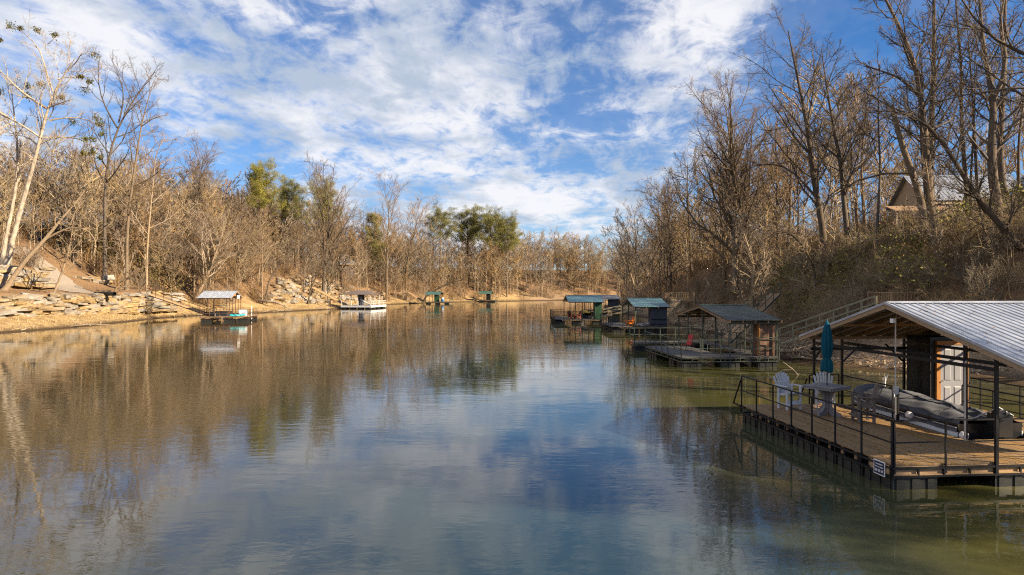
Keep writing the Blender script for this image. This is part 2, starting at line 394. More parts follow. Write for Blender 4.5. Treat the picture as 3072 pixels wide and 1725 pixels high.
def land_material():
    m = bpy.data.materials.new('bank_soil_leaf_litter'); m.use_nodes = True
    t = m.node_tree; b = t.nodes['Principled BSDF']; b.inputs['Roughness'].default_value = .95; b.inputs['Specular IOR Level'].default_value = .12
    g = t.nodes.new('ShaderNodeNewGeometry'); sp = t.nodes.new('ShaderNodeSeparateXYZ'); t.links.new(g.outputs['Position'], sp.inputs[0])
    def noise(s, d=6, r=.65):
        n = t.nodes.new('ShaderNodeTexNoise'); n.inputs['Scale'].default_value = s; n.inputs['Detail'].default_value = d; n.inputs['Roughness'].default_value = r
        t.links.new(g.outputs['Position'], n.inputs['Vector']); return n.outputs['Fac']
    def mr(x, a, b_, c=0., d=1.):
        n = t.nodes.new('ShaderNodeMapRange'); t.links.new(x, n.inputs[0])
        n.inputs[1].default_value = a; n.inputs[2].default_value = b_; n.inputs[3].default_value = c; n.inputs[4].default_value = d; return n.outputs[0]
    def mix(f, a, b_):
        n = t.nodes.new('ShaderNodeMix'); n.data_type = 'RGBA'; t.links.new(f, n.inputs[0])
        for i, q in ((6, a), (7, b_)):
            if isinstance(q, tuple): n.inputs[i].default_value = (*q, 1)
            else: t.links.new(q, n.inputs[i])
        return n.outputs[2]
    def math_(op, a, b_):
        n = t.nodes.new('ShaderNodeMath'); n.operation = op
        for i, q in enumerate((a, b_)):
            if isinstance(q, (int, float)): n.inputs[i].default_value = q
            else: t.links.new(q, n.inputs[i])
        return n.outputs[0]
    n1, n2, n3 = noise(.55), noise(3.5), noise(14, 3)
    litter = mix(mr(n2, .32, .68), (.115, .062, .034), (.29, .185, .105))
    litter = mix(mr(n1, .42, .62), litter, (.215, .135, .068))
    litter = mix(mr(n3, .56, .7), litter, (.36, .25, .15))
    grass = mix(mr(n2, .3, .7), (.33, .225, .105), (.52, .375, .19))
    grass = mix(mr(n3, .50, .68), grass, (.17, .105, .05))
    grass = mix(mr(n1, .50, .66), grass, (.215, .135, .065))
    mud = mix(mr(n2, .3, .7), (.17, .115, .068), (.36, .245, .15))
    mud = mix(mr(n3, .52, .7), mud, (.47, .37, .26))
    # dry grass fringe on the left bank, bare clay on the right
    side = mr(sp.outputs[0], 0.0, 12.0)
    low = mix(side, grass, mud)
    hgt = math_('ADD', sp.outputs[2], math_('MULTIPLY', mr(n1, .3, .7), 2.2))
    c = mix(mr(hgt, 2.4, 4.6), low, litter)
    wet = mr(math_('ADD', sp.outputs[2], math_('MULTIPLY', n2, .25)), .20, .55)
    c = mix(wet, (.070, .046, .026), c)
    t.links.new(c, b.inputs['Base Color'])
    bn = t.nodes.new('ShaderNodeBump'); bn.inputs['Strength'].default_value = .9; bn.inputs['Distance'].default_value = .12
    t.links.new(math_('ADD', n2, math_('MULTIPLY', n3, .5)), bn.inputs['Height']); t.links.new(bn.outputs[0], b.inputs['Normal'])
    return m
M['land'] = land_material()
land = obj('terrain', mesh_np('terrain', np.stack([GX, GY, GZ], -1).reshape(-1, 3), quads, M['land'], smooth=True))
tag(land, 'brown leaf-strewn river banks and river bed', kind='structure')

def water_material():
    m = bpy.data.materials.new('green_river_water'); m.use_nodes = True
    t = m.node_tree; b = t.nodes['Principled BSDF']
    b.inputs['IOR'].default_value = 1.46; b.inputs['Roughness'].default_value = .025
    b.inputs['Specular IOR Level'].default_value = .5
    g = t.nodes.new('ShaderNodeNewGeometry')
    def noise(s, sx, sy, d=3, r=.5, dist=0):
        mp = t.nodes.new('ShaderNodeMapping'); mp.inputs['Scale'].default_value = (sx, sy, 1); mp.inputs['Rotation'].default_value = (0, 0, R(12))
        t.links.new(g.outputs['Position'], mp.inputs[0])
        n = t.nodes.new('ShaderNodeTexNoise'); n.inputs['Scale'].default_value = s; n.inputs['Detail'].default_value = d
        n.inputs['Roughness'].default_value = r; n.inputs['Distortion'].default_value = dist
        t.links.new(mp.outputs[0], n.inputs['Vector']); return n.outputs['Fac']
    def math_(op, a, b_):
        n = t.nodes.new('ShaderNodeMath'); n.operation = op
        for i, q in enumerate((a, b_)):
            if isinstance(q, (int, float)): n.inputs[i].default_value = q
            else: t.links.new(q, n.inputs[i])
        return n.outputs[0]
    sp = t.nodes.new('ShaderNodeSeparateXYZ'); t.links.new(g.outputs['Position'], sp.inputs[0])
    # silty brown left, channel blue painted as sky reflection, right olive as sunlit water
    mr = t.nodes.new('ShaderNodeMapRange'); mr.inputs[1].default_value = 3.0; mr.inputs[2].default_value = 9.0
    t.links.new(math_('ADD', sp.outputs[0], math_('MULTIPLY', math_('SUBTRACT', noise(.16, 1, 1, 4), .5), 9.0)), mr.inputs[0])
    ml = t.nodes.new('ShaderNodeMapRange'); ml.inputs[1].default_value = -10.0; ml.inputs[2].default_value = 0.0
    t.links.new(math_('ADD', sp.outputs[0], math_('MULTIPLY', math_('SUBTRACT', noise(.09, 1, 1, 4), .5), 12.0)), ml.inputs[0])
    silt_and_sky = t.nodes.new('ShaderNodeMix'); silt_and_sky.data_type = 'RGBA'
    silt_and_sky.inputs[6].default_value = (.048, .040, .022, 1); silt_and_sky.inputs[7].default_value = (.017, .036, .045, 1)
    t.links.new(ml.outputs[0], silt_and_sky.inputs[0])
    murk_and_light = t.nodes.new('ShaderNodeMix'); murk_and_light.data_type = 'RGBA'
    murk_and_light.inputs[7].default_value = (.066, .063, .020, 1)
    t.links.new(silt_and_sky.outputs[2], murk_and_light.inputs[6]); t.links.new(mr.outputs[0], murk_and_light.inputs[0]); t.links.new(murk_and_light.outputs[2], b.inputs['Base Color'])
    rip = noise(2.3, .55, 1.25, 3, .55, .4)
    swell = noise(.42, .7, 1.2, 2, .5, .3)
    patch = t.nodes.new('ShaderNodeMapRange'); patch.inputs[1].default_value = .40; patch.inputs[2].default_value = .66
    patch.inputs[3].default_value = .22; patch.inputs[4].default_value = 1.25
    t.links.new(noise(.05, 1, 2.2, 3, .55), patch.inputs[0])
    hgt = math_('ADD', math_('MULTIPLY', math_('MULTIPLY', rip, patch.outputs[0]), .0062), math_('MULTIPLY', swell, .007))
    bn = t.nodes.new('ShaderNodeBump'); bn.inputs['Strength'].default_value = 1.0; bn.inputs['Distance'].default_value = 1.0
    t.links.new(hgt, bn.inputs['Height']); t.links.new(bn.outputs[0], b.inputs['Normal'])
    return m
M['water'] = water_material()
wtr = MB().poly([(-400, -300, 0), (500, -300, 0), (500, 500, 0), (-400, 500, 0)], [(0, 1, 2, 3)]).build('river_water', M['water'])
tag(wtr, 'calm green river reflecting sky and banks', kind='structure')

# gravel track climbing between the stone walls on the left bank
tr = [P(210, 868, 99), P(232, 846, 101), P(205, 812, 104), P(160, 786, 108), P(90, 768, 112), P(20, 762, 116)]
wd = [2.2, 2.4, 2.4, 2.2, 2.0, 2.0]
vs, fs = [], []
pts = []
for i in range(len(tr) - 1):
    for k in range(6):
        f = k / 6; pts.append((tr[i].lerp(tr[i + 1], f), wd[i] + (wd[i + 1] - wd[i]) * f))
for i, (p, hw) in enumerate(pts):
    q = pts[min(i + 1, len(pts) - 1)][0]; o_ = pts[max(i - 1, 0)][0]
    t = (q - o_); t.z = 0; t.normalize(); n = Vector((-t.y, t.x, 0))
    for k in range(-3, 4):
        s = p + n * hw * k / 3 * (1 + .1 * math.sin(i * 1.7 + k)); vs.append((s.x, s.y, hz(s.x, s.y) + .07))
for i in range(len(pts) - 1):
    for k in range(6): a = i * 7 + k; fs.append((a, a + 1, a + 8, a + 7))
M['gravel'] = mat('grey_gravel', (.25, .21, .17), .95, var=.3, scale=5, c2=(.38, .32, .26), bump=.6, bscale=12, spec=.1)
gp = MB().poly(vs, fs).build('gravel_path', M['gravel'], smooth=True)
tag(gp, 'grey gravel track climbing the left bank', kind='structure')
# ------------------------------------------------------------------ dock building blocks
def ribbed(e0, e1, r0, r1, ribs, rib_h=.022, rib_w=.05, th=.012):
    """sheet from eave edge e0-e1 up to ridge edge r0-r1 with raised ribs"""
    e0, e1, r0, r1 = map(Vector, (e0, e1, r0, r1))
    n = (e1 - e0).cross(r0 - e0).normalized()
    if n.z < 0: n = -n
    L = (e1 - e0).length
    prof = [(0, 0)]
    for s in ribs:
        prof += [(s - rib_w / 2, 0), (s - rib_w / 4, rib_h), (s + rib_w / 4, rib_h), (s + rib_w / 2, 0)]
    prof.append((L, 0))
    vs = []; k = len(prof)
    for a, b in ((e0, e1), (r0, r1)):
        for s, hgt in prof: vs.append(a.lerp(b, s / L) + n * hgt)
    fs = [(i, i + 1, k + i + 1, k + i) for i in range(k - 1)]
    o = len(vs)
    vs += [e0 - n * th, e1 - n * th, r1 - n * th, r0 - n * th]
    fs += [(o + 3, o + 2, o + 1, o), (o, o + 1, k - 1, 0), (o + 2, o + 3, k, 2 * k - 1)]
    return vs, fs
def roof_gable(root, x0, x1, y0, y1, ze, zr, m, axis='x', pw=.92, seam=.23, cap_m=None, rafters=None, rm=None, fascia=None):
    """two slopes of sheet-metal panels, each panel its own part"""
    if axis == 'x': W = lambda s, c, z: (s, c, z); s0, s1, c0, c1 = x0, x1, y0, y1
    else: W = lambda s, c, z: (c, s, z); s0, s1, c0, c1 = y0, y1, x0, x1
    cm = (c0 + c1) / 2
    n = max(1, round((s1 - s0) / pw)); pw = (s1 - s0) / n
    nr = max(1, round(pw / seam))
    ribs = [pw * (k + .5) / nr for k in range(nr)]
    for c in (c0, c1):
        dz = 0
        shared = None
        for i in range(n):
            a = s0 + i * pw + .002; b = s0 + (i + 1) * pw - .002
            vs, fs = ribbed(W(a, c, ze), W(b, c, ze), W(a, cm, zr), W(b, cm, zr), ribs)
            MB().poly(vs, fs).build('roof_panel', m, root)
    sl = (zr - ze) / abs(c1 - cm)
    wv = .16
    MB().poly([W(s0 - .01, cm - wv, zr + .03 - wv * sl), W(s1 + .01, cm - wv, zr + .03 - wv * sl), W(s1 + .01, cm, zr + .04), W(s0 - .01, cm, zr + .04),
               W(s0 - .01, cm + wv, zr + .03 - wv * sl), W(s1 + .01, cm + wv, zr + .03 - wv * sl)],
              [(0, 1, 2, 3), (3, 2, 5, 4)]).build('ridge_cap', cap_m or m, root)
    if rafters:
        k = max(2, round((s1 - s0) / rafters))
        for i in range(k + 1):
            s = s0 + .06 + (s1 - s0 - .12) * i / k
            for c in (c0, c1):
                MB().bar(W(s, c, ze - .085), W(s, cm, zr - .085), .04, .13).build('rafter', rm, root)
        for c, f in ((c0, .12), (c1, .12), (c0, .55), (c1, .55)):
            cc = c + (cm - c) * f; z = ze + (zr - ze) * f
            MB().bar(W(s0 + .02, cc, z - .19), W(s1 - .02, cc, z - .19), .09, .09).build('purlin', rm, root)
    if fascia:
        for s in (s0 - .02, s1 + .02):
            for c in (c0, c1):
                MB().bar(W(s, c, ze - .09), W(s, cm, zr - .09), .035, .17).build('rake_board', fascia, root)
                MB().bar(W(s + (-.02 if s < (s0 + s1) / 2 else .02), c, ze - .015), W(s + (-.02 if s < (s0 + s1) / 2 else .02), cm, zr - .015), .03, .07).build('rake_trim', m, root)
def float_box(x0, x1, y0, y1, z0=-.3, z1=.31):
    mb = MB(); mb.b2(x0 + .03, x1 - .03, y0 + .03, y1 - .03, z0, z1 - .05); mb.b2(x0 + .01, x1 - .01, y0 + .01, y1 - .01, z1 - .05, z1)
    # moulded vertical ribs round the tub
    n = max(2, round((x1 - x0) / .4)); 
    for i in range(n):
        c = x0 + (x1 - x0) * (i + .5) / n
        for y in (y0, y1): mb.b2(c - .09, c + .09, y + .005 if y == y0 else y - .035, y + .035 if y == y0 else y - .005, z0, z1 - .06)
    n = max(2, round((y1 - y0) / .4))
    for i in range(n):
        c = y0 + (y1 - y0) * (i + .5) / n
        for x in (x0, x1): mb.b2(x + .005 if x == x0 else x - .035, x + .035 if x == x0 else x - .005, c - .09, c + .09, z0, z1 - .06)
    return mb
def rails(root, segs, z0, m, h=1.02, mids=(.5,), w=.038, sep=1.2, ends=(True, True)):
    for (x0, y0), (x1, y1) in segs:
        L = math.hypot(x1 - x0, y1 - y0); n = max(1, round(L / sep))
        mb = MB()
        mb.bar((x0, y0, z0 + h), (x1, y1, z0 + h), w)
        for f in mids: mb.bar((x0, y0, z0 + h * f), (x1, y1, z0 + h * f), w * .8)
        mb.build('rail', m, root)
        for i in range(n + 1):
            f = i / n; MB().b2(x0 + (x1 - x0) * f - w / 2, x0 + (x1 - x0) * f + w / 2, y0 + (y1 - y0) * f - w / 2, y0 + (y1 - y0) * f + w / 2, z0 - .22, z0 + h - w / 2).build('rail_post', m, root)
def posts(root, pts, z0, zf, m, w=.09):
    for x, y in pts:
        MB().b2(x - w / 2, x + w / 2, y - w / 2, y + w / 2, z0, zf(x, y) if callable(zf) else zf).build('roof_post', m, root)
def frame_rect(root, x0, x1, y0, y1, z, m, fm=None, name='deck_frame'):
    mb = MB()
    for zz in (z - .27, z - .08):
        mb.bar((x0, y0, zz), (x1, y0, zz), .05, .05); mb.bar((x0, y1, zz), (x1, y1, zz), .05, .05)
        mb.bar((x0, y0 + .03, zz), (x0, y1 - .03, zz), .05, .05); mb.bar((x1, y0 + .03, zz), (x1, y1 - .03, zz), .05, .05)
    for a, b, hor in ((x0, x1, True), (y0, y1, False)):
        n = max(1, round((b - a) / .65))
        for i in range(n + 1):
            c = a + (b - a) * i / n
            for e in ((y0, y1) if hor else (x0, x1)):
                if hor: mb.b2(c - .02, c + .02, e - .02, e + .02, z - .26, z - .08)
                else: mb.b2(e - .02, e + .02, c - .02, c + .02, z - .26, z - .08)
    return mb.build(name, m, root)
def boards(root, x0, x1, y0, y1, z, m, along='y', w=.14, gap=.008, th=.035):
    a, b = (x0, x1) if along == 'y' else (y0, y1)
    n = max(1, round((b - a) / (w + gap))); st = (b - a) / n
    for i in range(n):
        c0 = a + i * st + gap / 2; c1 = c0 + st - gap; dz = random.uniform(-.003, .003)
        mb = MB()
        if along == 'y': mb.b2(c0, c1, y0, y1, z - th + dz, z + dz)
        else: mb.b2(x0, x1, c0, c1, z - th + dz, z + dz)
        mb.build('deck_board', m, root)
def deck_joined(root, x0, x1, y0, y1, z, m, w=.14, th=.04):
    """a deck too far off to pick its boards apart: the boards joined into one part"""
    mb = MB(); n = max(1, round((x1 - x0) / (w + .01))); st = (x1 - x0) / n
    for i in range(n): mb.b2(x0 + i * st + .005, x0 + (i + 1) * st - .005, y0, y1, z - th, z + random.uniform(-.003, .003))
    o = mb.build('deck', m, root); o['kind'] = 'stuff'; return o
def board_wall(root, x0, x1, y0, y1, z0, z1, m, name='shed_wall', w=.14, deep=.012):
    """a plank box (four walls) with recessed joints"""
    mb = MB(); mb.b2(x0 + deep, x1 - deep, y0 + deep, y1 - deep, z0, z1)
    n = max(1, round((x1 - x0) / w)); st = (x1 - x0) / n
    for i in range(n):
        for y, s in ((y0, 1), (y1, -1)): mb.b2(x0 + i * st + .006, x0 + (i + 1) * st - .006, min(y, y + s * deep), max(y, y + s * deep), z0, z1)
    n = max(1, round((y1 - y0) / w)); st = (y1 - y0) / n
    for i in range(n):
        for x, s in ((x0, 1), (x1, -1)): mb.b2(min(x, x + s * deep), max(x, x + s * deep), y0 + i * st + .006, y0 + (i + 1) * st - .006, z0, z1)
    return mb.build(name, m, root)
def gangway(name, label, p0, p1, width, m, rail_h=1.0, n=6, deck_m=None, truss=True):
    p0 = Vector(p0); p1 = Vector(p1); g = empty(name, p0)
    d = p1 - p0; t = Vector((d.x, d.y, 0)).normalized(); s = Vector((-t.y, t.x, 0)) * width / 2
    mb = MB()
    k = max(6, int(d.length / .3))
    for i in range(k):
        a = d * (i / k + .004); b = d * ((i + 1) / k - .004)
        mb.poly([a - s, a + s, b + s, b - s, a - s - Vector((0, 0, .03)), a + s - Vector((0, 0, .03)), b + s - Vector((0, 0, .03)), b - s - Vector((0, 0, .03))],
                [(0, 1, 2, 3), (7, 6, 5, 4), (0, 4, 5, 1), (1, 5, 6, 2), (2, 6, 7, 3), (3, 7, 4, 0)])
    mb.build('walkway', deck_m or m, g)
    up = Vector((0, 0, 1))
    for sg in (-1, 1):
        o_ = s * sg * 1.04
        MB().bar(o_ - up * .05, d + o_ - up * .05, .05, .12).build('stringer', m, g)
        if rail_h:
            rb = MB(); rb.bar(o_ + up * rail_h, d + o_ + up * rail_h, .05); rb.bar(o_ + up * rail_h * .55, d + o_ + up * rail_h * .55, .04); rb.build('rail', m, g)
            for i in range(n + 1):
                q = d * (i / n) + o_; nrm = d.cross(s).normalized(); nrm = nrm if nrm.z > 0 else -nrm
                MB().bar(q, q + up * rail_h, .045).build('rail_post', m, g)
    tag(g, label, 'gangway', 'gangways from the banks to the docks'); return g
def landing(name, label, x0, x1, y0, y1, z, m, rail_h=.95, pickets=True, rz=0.0, loc=(0, 0, 0), group='wooden landings on the right bank'):
    g = empty(name, loc, rz)
    boards(g, x0, x1, y0, y1, z, m, 'y', .14)
    MB().b2(x0, x1, y0 - .04, y0 - .002, z - .24, z - .04).build('fascia_board', m, g)
    c, s = math.cos(rz), math.sin(rz)
    def gz(x, y): return hz(loc[0] + c * x - s * y, loc[1] + s * x + c * y) - loc[2] - .3
    for x in (x0 + .08, x1 - .08):
        for y in (y0 + .08, y1 - .08):
            MB().b2(x - .07, x + .07, y - .07, y + .07, min(gz(x, y), z - .5), z + rail_h + .08).build('post', m, g)
    for (ax, ay), (bx, by) in (((x0, y0 + .08), (x1, y0 + .08)), ((x0 + .08, y0), (x0 + .08, y1)), ((x0, y1 - .08), (x1, y1 - .08))):
        mb = MB(); mb.bar((ax, ay, z + rail_h), (bx, by, z + rail_h), .1, .045); mb.bar((ax, ay, z + .12), (bx, by, z + .12), .04, .08); mb.build('rail', m, g)
        if pickets:
            L = math.hypot(bx - ax, by - ay); n = max(2, round(L / .22))
            for i in range(1, n):
                f = i / n; MB().b2(ax + (bx - ax) * f - .02, ax + (bx - ax) * f + .02, ay + (by - ay) * f - .02, ay + (by - ay) * f + .02, z + .12, z + rail_h).build('baluster', m, g)
    tag(g, label, 'landing', group); return g

# ------------------------------------------------------------------ the near dock (right foreground)
dk = empty('boat_dock', (8.85, 15.9, 0), R(5.2))
DZ = .60
boards(dk, 0.02, 3.7, 0.03, 8.28, DZ, M['deck'], 'y')
boards(dk, 3.7, 7.7, 0.03, 2.3, DZ, M['deck'], 'y')
boards(dk, 6.0, 7.7, 2.31, 8.28, DZ, M['deck'], 'y')
frame_rect(dk, 0, 7.7, 0, 8.3, DZ - .01, M['steel'])
mb = MB()
for x in (3.72, 5.98): mb.bar((x, 2.4, DZ - .12), (x, 8.2, DZ - .12), .06, .18)
mb.bar((3.75, 2.34, DZ - .12), (5.95, 2.34, DZ - .12), .06, .18); mb.build('slip_frame', M['steel'], dk)
# lumber fascia set back between the steel uprights
for i in range(6): MB().b2(.03 + i * 1.27, .03 + i * 1.27 + 1.24, .045, .085, DZ - .24, DZ - .04).build('fascia_board', M['lumber'], dk)
for i in range(6): MB().b2(.03 + i * 1.27, .03 + i * 1.27 + 1.2, -.02, .05, DZ - .262, DZ - .235).build('fascia_ledge', M['lumber'], dk)
MB().b2(-.02, .012, .1, .80, DZ - .25, DZ - .05).build('fascia_board', M['lumber'], dk)
for i in range(12): MB().b2(.06, .1, .9 + i * .6, 1.0 + i * .6, DZ - .25, DZ - .05).build('joist_end', M['lumber'], dk)
# floats under the deck
for k in range(7): float_box(.02, 1.18, .02 + k * 1.19, 1.17 + k * 1.19).build('float', M['plastic_black'], dk)
for a in (2.6, 5.2): float_box(a, a + 1.2, .04, 1.0).build('float', M['plastic_black'], dk)
for k in range(5): float_box(6.4, 7.6, 2.4 + k * 1.19, 3.55 + k * 1.19).build('float', M['plastic_black'], dk)
# railings
rails(dk, [((0, 8.25), (0, .02))], DZ, M['steel'], sep=1.18)
rails(dk, [((.05, .0), (7.7, 0))], DZ, M['steel'], sep=1.25)
rails(dk, [((2.5, 8.25), (3.6, 8.25)), ((3.66, 8.1), (3.66, 5.35))], DZ, M['steel'], sep=2.7)
rails(dk, [((6.05, 2.9), (6.05, 5.4)), ((7.65, .1), (7.65, 8.2))], DZ, M['steel'], sep=1.6)
for (x, y, dx) in ((-.02, 8.27, -.0), (2.42, 8.27, 0)):
    MB().bar((x - .02, 8.85, DZ - .02), (x, 8.27, DZ + .88), .04).build('end_brace', M['steel'], dk)
MB().bar((-.02, 8.27, DZ - .04), (-.02, 8.9, DZ - .04), .05).build('end_brace', M['steel'], dk)
# roof on steel posts
RX0, RX1, RY0, RY1, RZE, RZR = 2.35, 7.95, -1.2, 8.6, 3.0, 4.30
zroof = lambda x, y: RZE + (RZR - RZE) * (1 - abs(y - (RY0 + RY1) / 2) / ((RY1 - RY0) / 2)) - .22
roof_gable(dk, RX0, RX1, RY0, RY1, RZE, RZR, M['roof_white'], 'x', .92, .23, rafters=.61, rm=M['lumber_dark'], fascia=M['lumber'])
posts(dk, [(2.6, .0), (7.6, .03), (2.6, 8.12), (7.6, 8.12), (3.66, 2.28), (3.66, 8.15), (6.0, 2.28), (6.0, 8.15), (7.6, 4.2)], DZ - .25, zroof, M['steel'], .068)
mb = MB()
for y in (8.15,):
    z = zroof(0, y) - .08; mb.bar((2.5, y, z - .25), (7.6, y, z - .25), .07, .1)
for x in (2.6, 3.66, 6.0, 7.6): mb.bar((x, .0, 2.78), (x, 8.15, 2.78), .06, .09)
mb.build('roof_beams', M['steel'], dk)
for (a, b) in (((3.7, 8.15, 2.1), (4.35, 8.15, 2.72)), ((5.95, 8.15, 2.1), (5.3, 8.15, 2.72)), ((2.6, 7.5, 2.75), (2.6, 8.1, 2.2))):
    MB().bar(a, b, .05).build('knee_brace', M['steel'], dk)
# tool shed with panelled door at the back of the slip
SX0, SX1, SY0, SY1, SZ0, SZ1 = 5.98, 7.45, 6.75, 8.0, DZ, 3.05
mb = MB(); mb.b2(SX0 + .02, SX1 - .02, SY0 + .02, SY1 - .02, SZ0, SZ1)
n = 22
for i in range(n):
    y = SY0 + .02 + (SY1 - SY0 - .04) * i / n
    mb.b2(SX0, SX0 + .02, y, y + .03, SZ0, SZ1)
    x = SX0 + .02 + (SX1 - SX0 - .04) * i / n
    mb.b2(x, x + .03, SY1 - .02, SY1, SZ0, SZ1)
mb.build('shed_wall', M['siding_black'], dk)
dx0, dx1 = 6.30, 7.16; dz1 = DZ + 2.2
fr = MB(); fr.b2(dx0 - .14, dx0, SY0 - .06, SY0 + .015, SZ0, dz1 + .13); fr.b2(dx1, dx1 + .14, SY0 - .06, SY0 + .015, SZ0, dz1 + .13); fr.b2(dx0, dx1, SY0 - .06, SY0 + .015, dz1, dz1 + .13)
fr.build('door_frame', M['cedar'], dk)
door = MB().b2(dx0 + .004, dx1 - .004, SY0 - .035, SY0 + .01, SZ0 + .02, dz1 - .004).build('door', M['door'], dk)
wd_ = (dx1 - dx0)
for c in (.29, .71):
    for (z0, z1) in ((.12, .78), (.98, 1.60), (1.74, 2.06)):
        cx = dx0 + wd_ * c; y = SY0 - .035; hw = .125
        pm = MB()
        pm.poly([(cx - hw, y - .002, DZ + z0), (cx + hw, y - .002, DZ + z0), (cx + hw, y - .002, DZ + z1), (cx - hw, y - .002, DZ + z1),
                 (cx - hw + .03, y - .016, DZ + z0 + .03), (cx + hw - .03, y - .016, DZ + z0 + .03), (cx + hw - .03, y - .016, DZ + z1 - .03), (cx - hw + .03, y - .016, DZ + z1 - .03)],
                [(0, 1, 5, 4), (1, 2, 6, 5), (2, 3, 7, 6), (3, 0, 4, 7), (4, 5, 6, 7)])
        pm.build('door_panel', M['door'], door)
MB().tube([(dx0 + .07, SY0 - .03, DZ + .98), (dx0 + .07, SY0 - .07, DZ + .98), (dx0 + .07, SY0 - .075, DZ + .98), (dx0 + .07, SY0 - .12, DZ + .98)], [.012, .014, .032, .022], 8).build('door_knob', M['galv'], door)
# conduit, junction box, chain and roller bumpers
MB().b2(3.63, 3.69, 5.07, 5.13, .3, 1.62).build('rail_post', M['steel'], dk)
cd = MB(); cd.tube([(3.58, 5.1, .2), (3.58, 5.1, 3.75), (3.62, 5.1, 3.9)], .022, 6); cd.tube([(3.57, 2.2, .4), (3.57, 2.2, 2.62), (3.60, 2.2, 2.74), (3.72, 2.2, 2.80), (4.05, 2.2, 2.80)], .024, 6)
cd.build('conduit', M['galv'], dk)
MB().b2(3.48, 3.62, 5.0, 5.09, 1.42, 1.68).build('junction_box', M['galv'], dk)
ch = [(3.66 + t * .0, 5.32 - .22 * t, 1.5 - .28 * math.sin(math.pi * t)) for t in [i / 8 for i in range(9)]]
MB().tube(ch, .014, 5).build('chain', M['galv'], dk)
for (x, y, z) in ((3.80, 4.75, .82), (3.82, 2.55, .66)):
    MB().tube([(x, y - .08, z), (x, y - .06, z), (x, y + .06, z), (x, y + .08, z)], [.07, .105, .105, .07], 12).build('roller_bumper', M['bumper'], dk)
MB().box((2.41, 3.5, 3.78), (.1, .14, .12)).build('flood_light', M['trim_white'], dk)
# builder's plate on the corner, its print too small to read
sg = MB().b2(-.055, -.04, .20, .62, DZ - .34, DZ + .0).build('sign_plate', M['trim_white'], dk)
MB().b2(-.059, -.055, .225, .595, DZ - .315, DZ - .025).build('sign_face', M['navy'], sg)
mk = MB()
for row, (z, hgt, runs) in enumerate(((DZ - .085, .03, [(.28, .54)]), (DZ - .15, .03, [(.26, .37), (.39, .47), (.49, .57)]), (DZ - .235, .06, [(.26, .33), (.36, .44), (.47, .57)]))):
    for a, b in runs:
        c = a
        while c < b: mk.b2(-.062, -.059, c, min(c + .016, b), z - hgt / 2, z + hgt / 2 * random.uniform(.6, 1)); c += .024
mk.build('sign_lettering', M['trim_white'], sg)['kind'] = 'stuff'
tag(dk, 'large near boat dock with white metal roof, plank deck and black railings at right', 'dock')

# ------------------------------------------------------------------ deck furniture
def adirondack(name, mA, s=1.0, seat_z=.62):
    g = empty(name)
    for sx in (-1, 1):
        for y, top in ((-.26, seat_z + .25), (.22, seat_z + .25)):
            MB().b2(sx * .30 - .02, sx * .30 + .02, y - .05, y + .05, 0, top).build('leg', mA, g)
        MB().poly([(sx * .36 - .07, -.34, seat_z + .25), (sx * .36 + .07, -.34, seat_z + .25), (sx * .36 + .05, .32, seat_z + .25), (sx * .36 - .05, .32, seat_z + .25),
                   (sx * .36 - .07, -.34, seat_z + .28), (sx * .36 + .07, -.34, seat_z + .28), (sx * .36 + .05, .32, seat_z + .28), (sx * .36 - .05, .32, seat_z + .28)],
                  [(3, 2, 1, 0), (4, 5, 6, 7), (0, 1, 5, 4), (1, 2, 6, 5), (2, 3, 7, 6), (3, 0, 4, 7)]).build('arm_rest', mA, g)
        MB().bar((sx * .27, -.30, seat_z - .02), (sx * .27, .30, seat_z - .10), .03, .09).build('side_rail', mA, g)
    for i in range(6):
        y = -.28 + i * .095; MB().b2(-.28, .28, y, y + .085, seat_z - .005 - i * .012, seat_z + .02 - i * .012).build('seat_slat', mA, g)
    hts = [.52, .62, .68, .70, .68, .62, .52]
    for i in range(7):
        a = (i - 3) / 3
        b0 = Vector((a * .19, .22, seat_z - .08)); tp = Vector((a * .33, .22 + .20 + .03 * abs(a), seat_z - .06 + hts[i] + .1))
        w0, w1 = .052, .082
        d = Vector((1, 0, 0)); th = Vector((0, .02, 0))
        mid = b0.lerp(tp, .93)
        MB().poly([b0 - d * w0 / 2, b0 + d * w0 / 2, mid + d * w1 / 2, tp + d * w1 * .22, tp - d * w1 * .22, mid - d * w1 / 2,
                   b0 - d * w0 / 2 + th, b0 + d * w0 / 2 + th, mid + d * w1 / 2 + th, tp + d * w1 * .22 + th, tp - d * w1 * .22 + th, mid - d * w1 / 2 + th],
                  [(0, 1, 2, 3, 4, 5), (11, 10, 9, 8, 7, 6)] + [(j, j + 6, (j + 1) % 6 + 6, (j + 1) % 6) for j in range(6)]).build('back_slat', mA, g)
    MB().b2(-.33, .33, .245, .275, seat_z + .17, seat_z + .25).build('back_brace', mA, g)
    if seat_z > .5:
        MB().b2(-.28, .28, -.25, -.21, .26, .34).build('stretcher', mA, g); MB().b2(-.28, .28, -.40, -.24, .22, .25).build('foot_rest', mA, g)
        for sx in (-1, 1): MB().b2(sx * .27 - .015, sx * .27 + .015, -.38, .25, .17, .22).build('stretcher', mA, g)
    return g
def shrink(o, k):
    o.scale = (k, k, k)
def set_mats(root, m):
    for c in root.children: c.data = c.data.copy(); c.data.materials[0] = m
def on_dock(o, root, x, y, z, rz):
    v = Matrix.Rotation(root.rotation_euler.z, 3, 'Z') @ Vector((x, y, z)) + root.location
    o.location = v; o.rotation_euler = (0, 0, root.rotation_euler.z + rz); return o
grp = 'tall fan-back chairs on the near dock'
c1 = adirondack('deck_chair', M['resin']); on_dock(c1, dk, 1.28, 7.35, DZ, R(12))
tag(c1, 'pale grey tall fan-back chair nearest the dock corner, left of the table', 'chair', grp)
